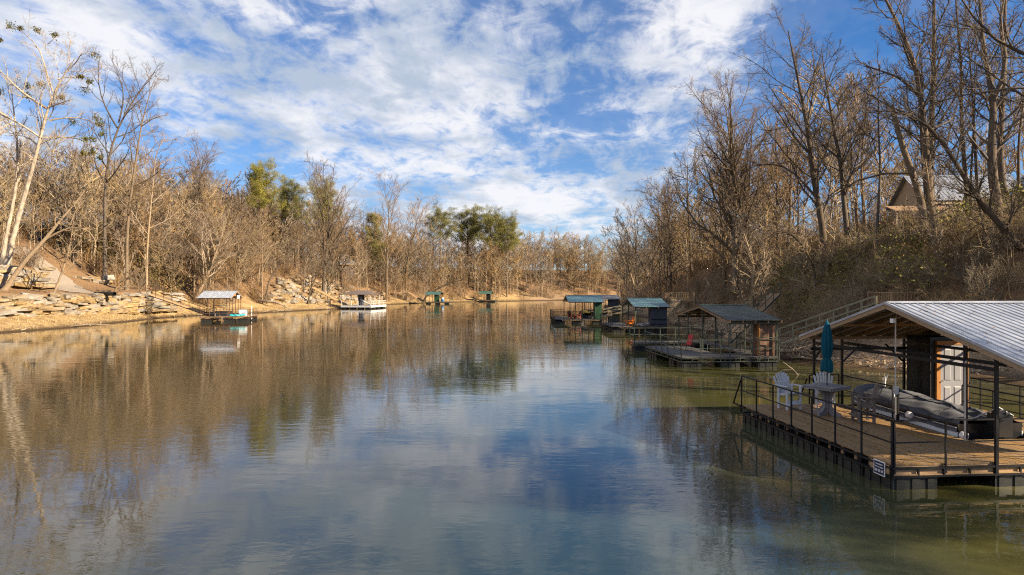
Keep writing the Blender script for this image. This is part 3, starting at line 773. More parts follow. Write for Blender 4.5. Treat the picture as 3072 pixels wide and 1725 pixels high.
c2 = copy_tree(c1); on_dock(c2, dk, 2.62, 7.45, DZ, R(-22)); tag(c2, 'pale grey tall fan-back chair half hidden behind the table and closed umbrella', 'chair', grp)
c3 = copy_tree(c1); set_mats(c3, M['resin_tan']); on_dock(c3, dk, 2.45, 4.95, DZ, R(-104)); [shrink(q, .9) for q in (c1, c2, c3)]; tag(c3, 'weathered brown tall chair with its back to the covered boat', 'chair', grp)

tb = empty('patio_table'); on_dock(tb, dk, 1.95, 6.15, DZ, R(28))
for i in range(8): MB().b2(-.58 + i * .146, -.58 + i * .146 + .138, -.58, .58, 1.0, 1.03).build('top_slat', M['table'], tb)
mb = MB(); mb.b2(-.56, .56, -.55, -.52, .92, 1.0); mb.b2(-.56, .56, .52, .55, .92, 1.0); mb.b2(-.56, -.53, -.5, .5, .92, 1.0); mb.b2(.53, .56, -.5, .5, .92, 1.0); mb.build('apron', M['table'], tb)
MB().b2(-.09, .09, -.09, .09, .1, .92).build('pedestal', M['table'], tb)
for k in range(4):
    a = k * math.pi / 2; d = Vector((math.cos(a), math.sin(a), 0)); s = Vector((-math.sin(a), math.cos(a), 0)) * .03
    pr = [(.09, .08), (.20, .0), (.52, .0), (.52, .10), (.30, .17), (.17, .32), (.15, .52), (.22, .74), (.42, .92), (.09, .92)]
    n = len(pr); vs = [d * x + Vector((0, 0, z)) + s for x, z in pr] + [d * x + Vector((0, 0, z)) - s for x, z in pr]
    MB().poly(vs, [tuple(range(n)), tuple(range(2 * n - 1, n - 1, -1))] + [(j, j + n, (j + 1) % n + n, (j + 1) % n) for j in range(n)]).build('leg', M['table'], tb)
shrink(tb, .93)
tag(tb, 'square grey pedestal table under the closed umbrella', 'table')

um = empty('patio_umbrella'); on_dock(um, dk, 1.95, 6.15, DZ, 0)
MB().tube([(0, 0, .06), (0, 0, 3.0)], .021, 8).build('pole', M['plastic_black'], um)
vs, fs = [], []
prof = [(1.42, .175), (1.50, .19), (1.75, .165), (1.82, .12), (1.86, .115), (1.95, .15), (2.2, .175), (2.5, .165), (2.75, .125), (2.95, .075), (3.05, .03), (3.08, .012)]
NA = 40
for i, (z, r) in enumerate(prof):
    for k in range(NA):
        a = 2 * math.pi * k / NA
        f = 1 + .26 * math.sin(8 * a + z * 1.1) * min(1, r / .1) + .06 * math.sin(3 * a + z * 5)
        vs.append((r * f * math.cos(a), r * f * math.sin(a), z + (.05 * math.sin(8 * a) if i == 0 else 0)))
for i in range(len(prof) - 1):
    for k in range(NA): fs.append((i * NA + k, i * NA + (k + 1) % NA, (i + 1) * NA + (k + 1) % NA, (i + 1) * NA + k))
MB().poly(vs, fs).build('canopy', M['teal'], um, smooth=True)
MB().tube([(0, 0, 1.80), (0, 0, 1.86)], .135, 14).build('tie_strap', M['teal'], um)
MB().tube([(0, 0, 3.07), (0, 0, 3.13)], [.025, .012], 8).build('finial', M['plastic_black'], um)
um.scale = (.86, .86, 1)
tag(um, 'closed teal canvas umbrella standing through the patio table', 'umbrella')

# covered runabout on its lift in the slip
def boat(name, L, B, H, cover_m, hull_m, stripe_m, rnd_, cover_h=.42):
    g = empty(name); r_ = random.Random(rnd_)
    ns, nc = 40, 18
    vs, fs = [], []
    wid = lambda t: B / 2 * (1 - max(0, (t - .62) / .38) ** 2.2 * .82)
    for i in range(ns + 1):
        t = i / ns; hw = wid(t); sh = .10 * t * t
        for (fx, z) in ((1.0, H + sh), (.97, H * .62 + sh), (.93, H * .42 + sh), (.70, .14 + .25 * max(0, t - .7)), (0, .0 + .5 * max(0, t - .72))):
            vs.append((fx * hw, t * L, z))
        for (fx, z) in ((.70, .14 + .25 * max(0, t - .7)), (.93, H * .42 + sh), (.97, H * .62 + sh), (1.0, H + sh)):
            vs.append((-fx * hw, t * L, z))
    for i in range(ns):
        for k in range(8): a = i * 9 + k; fs.append((a, a + 9, a + 10, a + 1))
    fs.append(tuple(range(9))); fs.append(tuple(ns * 9 + k for k in range(8, -1, -1)))
    MB().poly(vs, fs).build('hull', hull_m, g, smooth=False)
    st = MB()
    for sx in (-1, 1):
        for i in range(ns):
            t0, t1 = i / ns, (i + 1) / ns; 
            p0 = Vector((sx * (wid(t0) * .985 + .012), t0 * L, H * .52 + .1 * t0 * t0)); p1 = Vector((sx * (wid(t1) * .985 + .012), t1 * L, H * .52 + .1 * t1 * t1))
            st.bar(p0, p1, .03, .14)
    st.build('rub_rail', stripe_m, g)
    vs, fs = [], []
    for i in range(ns + 1):
        t = i / ns; hw = wid(t) + .035; sh = .10 * t * t
        hump = cover_h * (.55 + .30 * t) + .05 * math.exp(-((t - .30) / .10) ** 2) + .07 * math.exp(-((t - .62) / .12) ** 2)
        if t > .9: hump *= (1 - t) / .1 * .8 + .2
        for k in range(nc + 1):
            s = k / nc * 2 - 1
            z = H + sh + hump * (1 - abs(s) ** 2.6)
            if abs(s) > .99: z -= .24
            wr = .03 * math.sin(9 * t * L / 2 + 5 * s) + .025 * math.sin(13 * s + 3 * t * L) + .05 * math.sin(5 * t * L - 8 * s) * math.exp(-((t - .2) / .18) ** 2) + r_.uniform(-.012, .012)
            vs.append((s * hw * (1.0 if abs(s) > .99 else .985), t * L + r_.uniform(-.03, .03), z + wr * (.55 if abs(s) < .95 else .2)))
    for i in range(ns):
        for k in range(nc): a = i * (nc + 1) + k; fs.append((a, a + 1, a + nc + 2, a + nc + 1))
    cv = MB().poly(vs, fs).build('canvas_cover', cover_m, g, smooth=True)
    for i in (int(ns * .22), int(ns * .5), int(ns * .74)):      # tie-down straps over the cover
        MB().tube([Vector(vs[i * (nc + 1) + k]) + Vector((0, 0, .012)) for k in range(nc + 1)], .014, 4).build('tie_strap', M['rubber'], g)
    MB().tube([Vector(vs[i * (nc + 1) + nc // 2]) + Vector((0, 0, .006)) for i in range(ns + 1)], .008, 4).build('cover_seam', M['canvas_olive'] if cover_m is M['canvas_yellow'] else M['rubber'], g)
    for sx in (-1, 1): MB().tube([(sx * (wid(i / ns) + .05), i / ns * L, H + .1 * (i / ns) ** 2 - .10) for i in range(ns + 1)], .016, 5).build('gunwale_trim', M['galv'], g)
    return g
bt = boat('covered_boat', 6.2, 1.95, .62, M['canvas'], M['boat_black'], M['boat_white'], 5, cover_h=.30)
on_dock(bt, dk, 4.85, 2.85, .30, 0)
mo = MB(); mo.b2(-.2, .2, -.55, -.12, .35, .95); mo.b2(-.12, .12, -.42, -.18, .95, 1.05); mo.b2(-.07, .07, -.42, -.2, -.35, .35); mo.b2(-.2, .2, -.14, .0, .3, .62)
mo.build('outboard_motor', M['boat_black'], bt)
MB().tube([(-.55, -.05, .78), (.0, -.3, 1.12), (.6, -.1, .84)], .02, 6).build('tow_bar', M['galv'], bt)
tag(bt, 'motor boat under a crumpled grey canvas cover in the near dock slip', 'boat')
lf = empty('boat_lift'); on_dock(lf, dk, 4.85, 2.75, 0, 0)
for sx in (-.55, .55): MB().b2(sx - .06, sx + .06, -.1, 5.1, .20, .31).build('bunk_beam', M['rubber'], lf)
for y in (.3, 4.2): MB().b2(-1.06, 1.06, y, y + .1, .04, .19).build('cross_beam', M['steel'], lf)
for sx in (-.85, .85): MB().tube([(sx, -.2, .1), (sx, -.1, .1), (sx, 5.0, .1), (sx, 5.1, .1)], [.1, .24, .24, .1], 12).build('lift_tank', M['boat_white'], lf)
tag(lf, 'low boat lift with white tanks under the covered motor boat', 'boat lift')

# ------------------------------------------------------------------ second dock on the right: green roof, plywood shed
d2 = empty('boat_dock', (10.05, 40.6, 0), R(4))
Z2 = .62
deck_joined(d2, 0, 3.0, 0, 8.0, Z2, M['deck_grey']); deck_joined(d2, 3.0, 6.0, 0, 2.4, Z2, M['deck_grey'])
deck_joined(d2, 4.9, 6.0, 2.4, 8.2, Z2, M['deck_grey'])
deck_joined(d2, 0, 2.0, 11.2, 12.6, Z2, M['deck_grey']); deck_joined(d2, 2.0, 6.0, 11.2, 12.6, Z2, M['deck_grey']); deck_joined(d2, 4.9, 6.0, 8.2, 11.2, Z2, M['deck_grey'])
frame_rect(d2, 0, 6.0, 0, 2.4, Z2, M['steel_green']); frame_rect(d2, 0, 3.0, 2.45, 8.0, Z2, M['steel_green']); frame_rect(d2, 0, 6.0, 11.2, 12.6, Z2, M['steel_green'])
for a in (.05, 2.4, 4.7): float_box(a, a + 1.25, .05, 1.1, z1=.34).build('float', M['plastic_black'], d2)
for y in (1.6, 5.4, 6.6): float_box(.05, 1.25, y, y + 1.15, z1=.34).build('float', M['plastic_black'], d2)
for a in (.05, 2.4, 4.7): float_box(a, a + 1.25, 11.3, 12.4, z1=.34).build('float', M['plastic_black'], d2)
float_box(4.9, 5.95, 3.2, 6.4, z1=.34).build('float', M['plastic_black'], d2)
rails(d2, [((0, 8), (0, 0)), ((0, 0), (6.0, 0)), ((0, 12.6), (6, 12.6)), ((0, 12.6), (0, 11.2)), ((3.0, 5.2), (3.0, 2.5)), ((6.0, 2.4), (6.0, 10.5))], Z2, M['steel_green'], w=.05, sep=1.25)
r2 = (1.7, 6.6, -.35, 12.2, 2.98, 4.18)
roof_gable(d2, 2.9, 6.15, -.1, 10.4, 2.80, 3.58, M['roof_green_shaded'], 'x', .9, .3, cap_m=M['roof_green'], rafters=.9, rm=M['lumber_dark'], fascia=M['lumber_dark'])  # shade is in the slope colour, ridge cap keeps the lit green
zr2 = lambda x, y: 2.8 + .78 * (1 - abs(y - 5.15) / 5.25) - .2
posts(d2, [(3.05, .2), (4.4, .2), (5.95, .2), (3.05, 4.9), (3.05, 7.9), (4.95, 10.0), (3.05, 10.0), (4.95, 2.5), (5.95, 10.0), (3.05, 2.6)], Z2 - .3, zr2, M['steel_green'], .075)
mb = MB()
for y in (.2, 10.0): mb.bar((2.95, y, 2.62), (6.0, y, 2.62), .06, .1)
mb.build('roof_beams', M['steel_green'], d2)
board_wall(d2, 4.95, 5.9, .35, 1.55, Z2 + .02, 2.75, M['plywood'], w=.6)
MB().b2(4.90, 4.948, .32, .6, Z2 + .02, 2.75).build('shed_corner_trim', M['cedar'], d2)
for z in (1.1, 1.75): MB().bar((4.6, .2, z), (6.0, .2, z), .04).build('shed_rail', M['steel_green'], d2)
tag(d2, 'boat dock with shade-darkened green metal roof and reddish plywood shed behind the near dock', 'dock')
rc = empty('patio_chair'); on_dock(rc, d2, 1.75, 4.3, Z2, R(-70))
for sx in (-1, 1):
    MB().tube([(sx * .26, -.28, 0), (sx * .27, -.26, .40), (sx * .27, .20, .36), (sx * .25, .36, 1.0)], .014, 6).build('frame', M['steel'], rc)
    MB().tube([(sx * .26, .26, 0), (sx * .27, .18, .37)], .014, 6).build('leg', M['steel'], rc)
MB().poly([(-.26, -.28, .41), (.26, -.28, .41), (.26, .2, .37), (-.26, .2, .37), (-.26, -.28, .43), (.26, -.28, .43), (.26, .2, .39), (-.26, .2, .39)],
          [(3, 2, 1, 0), (4, 5, 6, 7), (0, 1, 5, 4), (1, 2, 6, 5), (2, 3, 7, 6), (3, 0, 4, 7)]).build('seat', M['red'], rc)
MB().poly([(-.25, .19, .38), (.25, .19, .38), (.24, .37, 1.05), (-.24, .37, 1.05), (-.25, .21, .38), (.25, .21, .38), (.24, .39, 1.05), (-.24, .39, 1.05)],
          [(3, 2, 1, 0), (4, 5, 6, 7), (0, 1, 5, 4), (1, 2, 6, 5), (2, 3, 7, 6), (3, 0, 4, 7)]).build('backrest', M['red'], rc)
tag(rc, 'red sling patio chair on the green-roofed dock', 'chair')

# ------------------------------------------------------------------ third dock on the right: slate-grey shed
d3 = empty('boat_dock', (10.6, 72.4, 0), R(1))
Z3 = .70
deck_joined(d3, 0, 5.9, 0, 2.2, Z3, M['deck_grey']); deck_joined(d3, 0, 2.3, 2.2, 8.6, Z3, M['deck_grey']); deck_joined(d3, 4.7, 5.9, 2.2, 8.6, Z3, M['deck_grey'])
frame_rect(d3, 0, 5.9, 0, 8.6, Z3, M['steel'])
for a in (.05, 1.6, 3.2, 4.65): float_box(a, a + 1.2, .05, 1.1, z1=.42).build('float', M['plastic_black'], d3)
for y in (1.5, 3.0, 4.5, 6.0, 7.3): float_box(.05, 1.2, y, y + 1.2, z1=.42).build('float', M['plastic_black'], d3)
rails(d3, [((0, 8.6), (0, 0)), ((0, 0), (2.3, 0)), ((0, 8.5), (2.3, 8.5))], Z3, M['steel'], w=.05, sep=1.15)
roof_gable(d3, 2.3, 6.15, -.3, 8.0, 2.78, 3.62, M['roof_teal'], 'x', .9, .3, rafters=1.2, rm=M['lumber_dark'])
posts(d3, [(2.5, .1), (2.5, 7.6), (5.85, 7.6), (2.5, 4)], Z3 - .3, lambda x, y: 2.78 + .84 * (1 - abs(y - 3.85) / 4.15) - .15, M['steel_green'], .12)
board_wall(d3, 4.2, 5.88, .1, 1.6, Z3, 2.78, M['siding_grey'], w=.15)
for z in (.95, 1.45): MB().bar((4.1, .04, z), (5.95, .04, z), .05).build('shed_rail', M['steel'], d3)
MB().b2(3.0, 3.7, 1.9, 2.1, 2.1, 2.35).build('wall_sign', M['siding_white'], d3)
tag(d3, 'boat dock with blue-green metal roof and slate-grey plank shed', 'dock')
oc = adirondack('orange_chair', M['orange'], seat_z=.36); on_dock(oc, d3, 2.05, .75, Z3, R(-75)); tag(oc, 'bright orange plastic chair on the slate-grey shed dock', 'chair')
for i in range(26):
    x = 2.75 + random.uniform(0, 1.25); z = Z3 + .07 + random.uniform(0, .22); a = random.uniform(-.6, .6)
    lg = MB().tube([(-.19, 0, 0), (.19, 0, 0)], random.uniform(.04, .07), 6).build('firewood_log', M['siding_white'] if i % 3 else M['driftwood'])
    on_dock(lg, d3, x, .45 + random.uniform(-.25, .35), z, a); lg.rotation_euler.y = random.uniform(-.7, .7)
    tag(lg, 'pale split log in the woodpile beside the slate-grey shed', 'log', 'woodpile on the dock')

# ------------------------------------------------------------------ fourth dock on the right: blue-green roof, dark green shed
d4 = empty('boat_dock', (5.75, 91.2, 0), R(1))
Z4 = .62
deck_joined(d4, 0, 6.4, 0, 2.0, Z4, M['deck_grey']); deck_joined(d4, 0, 2.2, 2, 9, Z4, M['deck_grey']); deck_joined(d4, 5.2, 6.4, 2, 9, Z4, M['deck_grey'])
frame_rect(d4, 0, 6.4, 0, 9, Z4, M['steel'])
for a in (.05, 2.3, 5.0): float_box(a, a + 1.25, .05, 1.1, z1=.36).build('float', M['plastic_black'], d4)
for y in (2, 4, 6, 7.7): float_box(.05, 1.2, y, y + 1.2, z1=.36).build('float', M['plastic_black'], d4)
rails(d4, [((0, 9), (0, 0)), ((0, 0), (3.5, 0)), ((0, 9), (2, 9))], Z4, M['steel'], w=.05, sep=1.2)
MB().b2(-.02, .03, 8.0, 9.0, Z4, Z4 + 1.1).build('end_panel', M['siding_black'], d4)
roof_gable(d4, 1.8, 6.6, -.3, 8.8, 2.92, 3.75, M['roof_teal'], 'x', .9, .3, rafters=1.2, rm=M['lumber_dark'])
posts(d4, [(2.0, .1), (3.65, .1), (2.0, 8.5), (3.65, 8.5), (6.3, 8.5), (4.9, 3)], Z4 - .3, lambda x, y: 2.92 + .83 * (1 - abs(y - 4.25) / 4.55) - .15, M['steel'], .09)
board_wall(d4, 5.35, 6.3, .15, 1.5, Z4, 2.9, M['siding_green'], w=.16)
tag(d4, 'boat dock with blue-green metal roof and dark green shed', 'dock')
for k, (x, y, a, lb) in enumerate(((2.3, 1.3, 40, 'dark red wooden deck chair left of the yellow-covered boat, by the railing'), (3.15, .9, -60, 'dark red wooden deck chair right beside the yellow-covered boat'))):
    c = adirondack('wooden_chair', M['red_brown'], seat_z=.36); on_dock(c, d4, x, y, Z4, R(a)); tag(c, lb, 'chair', 'dark red chairs on the green-shed dock')
b4 = boat('covered_boat', 4.6, 1.6, .5, M['canvas_yellow'], M['boat_black'], M['boat_white'], 9, cover_h=.65); on_dock(b4, d4, 4.55, 2.2, .55, 0)
tag(b4, 'small motor boat under a pale yellow cover beside the dark green shed', 'boat')

# ------------------------------------------------------------------ fifth dock behind it
d5 = empty('boat_dock', (14.4, 126, 0), R(2))
deck_joined(d5, 0, 5.6, 0, 8, .62, M['deck_grey']); frame_rect(d5, 0, 5.6, 0, 8, .62, M['steel'])
for a in (.05, 2.0, 4.2): float_box(a, a + 1.25, .05, 1.1, z1=.36).build('float', M['plastic_black'], d5)
roof_gable(d5, -.2, 5.9, -.3, 8.3, 2.75, 3.45, M['roof_grey'], 'x', 1.0, .4)
posts(d5, [(.1, .1), (2.8, .1), (5.5, .1), (.1, 7.9), (5.5, 7.9)], .4, 2.75, M['steel'], .1)
board_wall(d5, 3.6, 5.4, .2, 1.8, .62, 2.75, M['siding_grey'], w=.18)
tag(d5, 'far boat dock with grey roof seen behind the dark green shed', 'dock')

# ------------------------------------------------------------------ left bank docks
e1 = empty('boat_dock', (-43.7, 95.7, 0), R(11.5)); ZE = .72
deck_joined(e1, 0, 6.3, 0, 9, ZE, M['lumber']); frame_rect(e1, 0, 6.3, 0, 9, ZE, M['steel_rust'])
for a in (.05, 3.1, 4.75): float_box(a, a + 1.45, .05, 1.2, z1=.45).build('float', M['plastic_black'], e1)
for y in (1.3, 4.6, 7.6): float_box(4.9, 6.25, y, y + 1.3, z1=.45).build('float', M['plastic_black'], e1)
rails(e1, [((0, 0), (6.3, 0)), ((6.3, 0), (6.3, 9)), ((0, 0), (0, 9)), ((0, 9), (6.3, 9))], ZE, M['steel_rust'], w=.05, sep=1.3)
roof_gable(e1, -.35, 4.1, -.3, 8.6, 3.40, 4.35, M['roof_white'], 'x', .92, .3, rafters=1.0, rm=M['lumber_dark'], fascia=M['lumber_dark'])
posts(e1, [(0, .05), (1.9, .05), (3.9, .05), (0, 8.3), (1.9, 8.3), (3.9, 8.3), (3.9, 4.2), (0, 4.2), (3.9, 2.2), (3.9, 6.3)], .4, lambda x, y: 3.4 + .95 * (1 - abs(y - 4.15) / 4.45) - .15, M['steel_rust'], .075)
MB().poly([(3.98, 1.4, 3.62), (3.98, 4.15, 3.62), (3.98, 4.15, 4.2)], [(0, 1, 2)]).build('gable_boards', M['cedar'], e1)
MB().b2(4.16, 4.2, 4.0, 6.0, 3.25, 3.72).build('sign_board', M['trim_white'], e1)
tag(e1, 'boat dock with white metal roof and white sign board on the left bank', 'dock')
def kayak(name, L, B, m):
    vs, fs = [], []; ns, nc = 14, 10
    for i in range(ns + 1):
        t = i / ns * 2 - 1; k_ = max(.02, (1 - abs(t) ** 2.4)); hw = B / 2 * k_; up_ = .12 * abs(t) ** 2.5
        for k in range(nc):
            a = 2 * math.pi * k / nc; vs.append((L / 2 * t, hw * math.cos(a), .17 + up_ + .16 * k_ ** .4 * math.sin(a)))
    for i in range(ns):
        for k in range(nc): fs.append((i * nc + k, i * nc + (k + 1) % nc, (i + 1) * nc + (k + 1) % nc, (i + 1) * nc + k))
    g = empty(name); MB().poly(vs, fs).build('hull', m, g, smooth=True)
    MB().tube([(-.35, 0, .30), (-.34, 0, .345), (.36, 0, .345), (.37, 0, .30)], [.12, .19, .19, .12], 10).build('cockpit', M['rubber'], g)
    return g
ky = kayak('kayak', 2.6, .75, M['turquoise']); on_dock(ky, e1, 4.65, .75, ZE, R(28)); tag(ky, 'turquoise plastic kayak lying on the front of the white-roofed dock', 'kayak')
fz = empty('chest_freezer'); on_dock(fz, e1, 5.35, 2.2, ZE, 0)
MB().b2(-.55, .55, -.38, .38, .05, .88).build('cabinet', M['boat_white'], fz); MB().b2(-.56, .56, -.39, .39, .89, .98).build('lid', M['boat_white'], fz)
for sx in (-.45, .45): MB().b2(sx - .05, sx + .05, -.3, .3, 0, .05).build('foot', M['rubber'], fz)
tag(fz, 'white box freezer standing on the open deck of the white-roofed dock', 'freezer')
ld = empty('swim_ladder'); on_dock(ld, e1, 6.2, 4.0, 0.2, 0)
for y in (-.2, .2): MB().b2(-.03, .03, y - .03, y + .03, 0, 1.9).build('side_rail', M['steel_white'], ld)
for i in range(7): MB().b2(-.03, .03, -.2, .2, .15 + i * .26, .20 + i * .26).build('rung', M['steel_white'], ld)
tag(ld, 'white metal swim ladder upright at the railing of the white-roofed dock', 'ladder')
pb = empty('pontoon_boat'); on_dock(pb, e1, 2.0, 1.6, .1, 0)
for sx in (-.85, .85): MB().tube([(sx, 0, .25), (sx, .4, .25), (sx, 5.0, .25), (sx, 5.7, .45)], [.2, .27, .27, .05], 10).build('pontoon', M['galv'], pb)
MB().b2(-1.15, 1.15, .1, 5.2, .54, .64).build('deck', M['deck_grey'], pb)
mb = MB()
for x in (-1.12, 1.12): mb.b2(x - .02, x + .02, .3, 5.0, .64, 1.25)
mb.b2(-1.1, 1.1, 5.0, 5.04, .64, 1.25); mb.b2(-1.1, -.4, .28, .32, .64, 1.25); mb.b2(.4, 1.1, .28, .32, .64, 1.25); mb.build('fence_panel', M['boat_black'], pb)
for x in (-.75, .75): MB().b2(x - .3, x + .3, .6, 2.2, .64, 1.0).build('bench_seat', M['boat_white'], pb)
vs = []
for i in range(9):
    for k in range(9):
        a = k / 8 * 2 - 1; vs.append((a * 1.15, .2 + i * .4, 2.08 + .16 * (1 - a * a) - .05 * abs(i - 4) / 4))
MB().poly(vs, [(i * 9 + k, i * 9 + k + 1, i * 9 + k + 10, i * 9 + k + 9) for i in range(8) for k in range(8)]).build('bimini_top', M['canvas_olive'], pb, smooth=True)
for x in (-1.1, 1.1):
    for y in (.4, 3.2): MB().tube([(x, 1.8, .7), (x, y, 2.08)], .02, 5).build('bimini_frame', M['galv'], pb)
mm = MB(); mm.b2(-.2, .2, -.5, -.05, .7, 1.35); mm.b2(-.08, .08, -.35, -.15, -.3, .7); mm.build('outboard_motor', M['boat_black'], pb)
tag(pb, 'pontoon boat with an olive bimini top under the white-roofed dock', 'boat')

e2 = empty('boat_dock', (-39.9, 159.5, 0), R(-11.5)); ZF = .78
deck_joined(e2, 0, 7.4, 0, 9.2, ZF, M['deck_grey'])
fa = MB(); fa.b2(-.05, 7.45, -.06, -.01, ZF - .42, ZF + .02); fa.b2(7.42, 7.48, 0, 9.2, ZF - .42, ZF + .02); fa.b2(-.06, -.01, 0, 9.2, ZF - .42, ZF + .02); fa.build('white_fascia', M['steel_white'], e2)
for a in (.1, 2.0, 4.0, 5.9): float_box(a, a + 1.35, .05, 1.3, z1=.36).build('float', M['plastic_black'], e2)
for y in (1.8, 4.4, 7.4): float_box(6.0, 7.35, y, y + 1.4, z1=.36).build('float', M['plastic_black'], e2)
rails(e2, [((7.4, 0), (7.4, 9.2)), ((0, 9.2), (7.4, 9.2))], ZF, M['steel_white'], w=.06, sep=1.5)
posts(e2, [(.1, .1), (2.5, .1), (4.2, .1), (7.3, .1), (.1, 5.2), (7.3, 5.2), (3, 5.2), (5.2, 5.2), (7.3, 2.6)], ZF, 3.35, M['steel_white'], .09)
x0, x1, y0, y1, za, zb = -.35, 7.75, -.4, 5.7, 3.35, 4.3
ra, rb_ = (2.4, 2.65), (5.0, 2.65)
for pts in ([(x0, y0, za), (x1, y0, za), (*rb_, zb), (*ra, zb)], [(x1, y0, za), (x1, y1, za), (*rb_, zb)], [(x1, y1, za), (x0, y1, za), (*ra, zb), (*rb_, zb)], [(x0, y1, za), (x0, y0, za), (*ra, zb)]):
    n = len(pts); lo = [(a, b, c - .06) for a, b, c in pts]
    MB().poly(pts + lo, [tuple(range(n)), tuple(range(2 * n - 1, n - 1, -1))] + [(j, j + n, (j + 1) % n + n, (j + 1) % n) for j in range(n)]).build('roof_slope', M['roof_brown'], e2)
board_wall(e2, 3.5, 4.6, 1.6, 2.8, ZF, 3.3, M['siding_grey'], w=.2)
tag(e2, 'boat dock with brown hipped roof and white railing on the left bank', 'dock')
sl = empty('swim_slide'); on_dock(sl, e2, 5.6, 1.0, ZF, R(0))
vs = []
for i in range(11):
    t = i / 10; z = 1.25 * (1 - t) ** 1.4 + .12; x = -1.1 + 2.4 * t
    for (yy, dz) in ((-.32, .2), (-.27, 0), (.27, 0), (.32, .2)): vs.append((x, yy, z + dz))
MB().poly(vs, [(i * 4 + k, i * 4 + k + 1, i * 4 + k + 5, i * 4 + k + 4) for i in range(10) for k in range(3)]).build('chute', M['boat_white'], sl)
for y in (-.3, .3): MB().tube([(-1.15, y, 0), (-1.15, y, 1.9)], .03, 6).build('ladder_rail', M['galv'], sl)
for i in range(4): MB().tube([(-1.15, -.3, .3 + i * .28), (-1.15, .3, .3 + i * .28)], .02, 5).build('rung', M['galv'], sl)
tag(sl, 'white swim slide on the brown-roofed dock', 'slide')

for (u, Y, rz, lab) in ((1276, 211, -4, 'small boat dock with green metal roof, left of the two far green ones'), (1436, 246, -6, 'small boat dock with green metal roof, right of the two far green ones')):
    g = empty('boat_dock', (X(u, Y), Y, 0), R(rz))
    deck_joined(g, 0, 7.6 if Y < 220 else 6, 0, 7, .62, M['deck_grey']); frame_rect(g, 0, 7.6 if Y < 220 else 6, 0, 7, .62, M['steel_green'])
    for a in (.1, 3.0, 5.9 if Y < 220 else 4.5): float_box(a, a + 1.4, .05, 1.3, z1=.36).build('float', M['plastic_black'], g)
    roof_gable(g, -.2, 4.6, -.3, 7, 2.85, 3.75, M['roof_green'], 'x', 1.0, .4)
    posts(g, [(0, .1), (2.2, .1), (4.3, .1), (0, 6.5), (4.3, 6.5)], .4, 2.85, M['steel'], .1)
    rails(g, [((4.6, 0), (7.6 if Y < 220 else 6, 0)), ((7.6 if Y < 220 else 6, 0), (7.6 if Y < 220 else 6, 7))], .62, M['steel_green'], w=.06, sep=1.4)
    board_wall(g, 2.6, 4.0, 1.0, 2.2, .62, 2.8, M['siding_black'] if Y > 220 else M['siding_green'], w=.25)
    tag(g, lab, 'dock', 'small green-roofed docks far up the river')
    if Y < 220:
        br = empty('barrel'); on_dock(br, g, 5.2, .8, .62, 0)
        MB().tube([(0, 0, 0), (0, 0, .08), (0, 0, .5), (0, 0, .95), (0, 0, 1.05)], [.36, .42, .46, .42, .36], 12).build('drum', M['blue_plastic'], br)
        MB().tube([(0, 0, 1.05), (0, 0, 1.3)], [.38, .3], 12).build('lid', M['trim_white'], br)
        tag(br, 'blue barrel with a white top on the left far green-roofed dock', 'barrel')

# ------------------------------------------------------------------ gangways and landings
gangway('gangway', 'olive metal gangway with railings climbing the bank right of the plywood shed', (17.0, 45.6, .75), (22.9, 43.0, 3.25), 1.2, M['steel_tan'], 1.0, 8)
gangway('gangway', 'dark gangway from the slate-grey shed dock up to the wooden landing', (16.3, 77, .75), (19.5, 80.5, 3.4), 1.1, M['steel_green'], .95, 5, deck_m=M['lumber'])
gangway('gangway', 'thin gangway up the dark bank behind the green-roofed dock', (16.0, 51.5, .7), (22.5, 58.5, 4.3), 1.0, M['steel_green'], .95, 6, deck_m=M['lumber'])
gangway('gangway', 'gangway from the bank to the dark green shed dock', (12.2, 97, .7), (21.8, 101, 2.4), 1.0, M['steel_tan'], .9, 5, deck_m=M['lumber'])
gangway('gangway', 'gangway with pale rails leading from the far grey-roofed dock up the right bank', (19.8, 131, .7), (25.4, 134, 4.2), 1.1, M['lumber'], .9, 5)
gangway('gangway', 'rusty railed gangway from the stone wall down to the white-roofed dock', (-43.9, 100.2, .75), (-60.4, 112, 4.2), 1.2, M['steel_rust'], 1.0, 8, deck_m=M['lumber'])
gangway('gangway', 'pale plank gangway from the boulder slope down to the brown-roofed dock', (-39.5, 163.0, .8), (-50.0, 170.5, 5.2), 1.2, M['lumber'], 0, 6)
gangway('gangway', 'pale plank gangway running down to the left far green-roofed dock', (X(1272, 213), 213, .7), (X(1226, 222), 222, 3.6), 1.2, M['lumber'], .6, 4)
gangway('gangway', 'pale plank gangway running down to the right far green-roofed dock', (X(1434, 248), 248, .7), (X(1359, 258), 258, 4.4), 1.2, M['lumber'], .6, 4)
landing('wooden_landing', 'wooden landing with picket railing above the slate-grey shed dock', 0, 3.3, 0, 3, 3.45, M['lumber'], .75, loc=(18.9, 83, 0))
landing('wooden_landing', 'wooden landing with picket railing seen just over the near dock roof', 0, 4.8, 0, 3, 3.7, M['lumber'], .75, loc=(24.2, 43.6, 0))
landing('wooden_landing', 'small timber landing at the top of the left far gangway', 0, 6, 0, 3, 3.5, M['lumber'], .6, pickets=False, loc=(X(1168, 222), 222, 0), group='timber landings on the left bank')
st = empty('wooden_stairs', (31.8, 44.0, 0))
n = 14; a = Vector((-1.2, 0, 3.9)); b = Vector((2.6, 1.5, 8.0))
for i in range(n):
    p = a.lerp(b, i / (n - 1)); MB().box(p, (.32, 1.2, .05)).build('tread', M['lumber'], st)
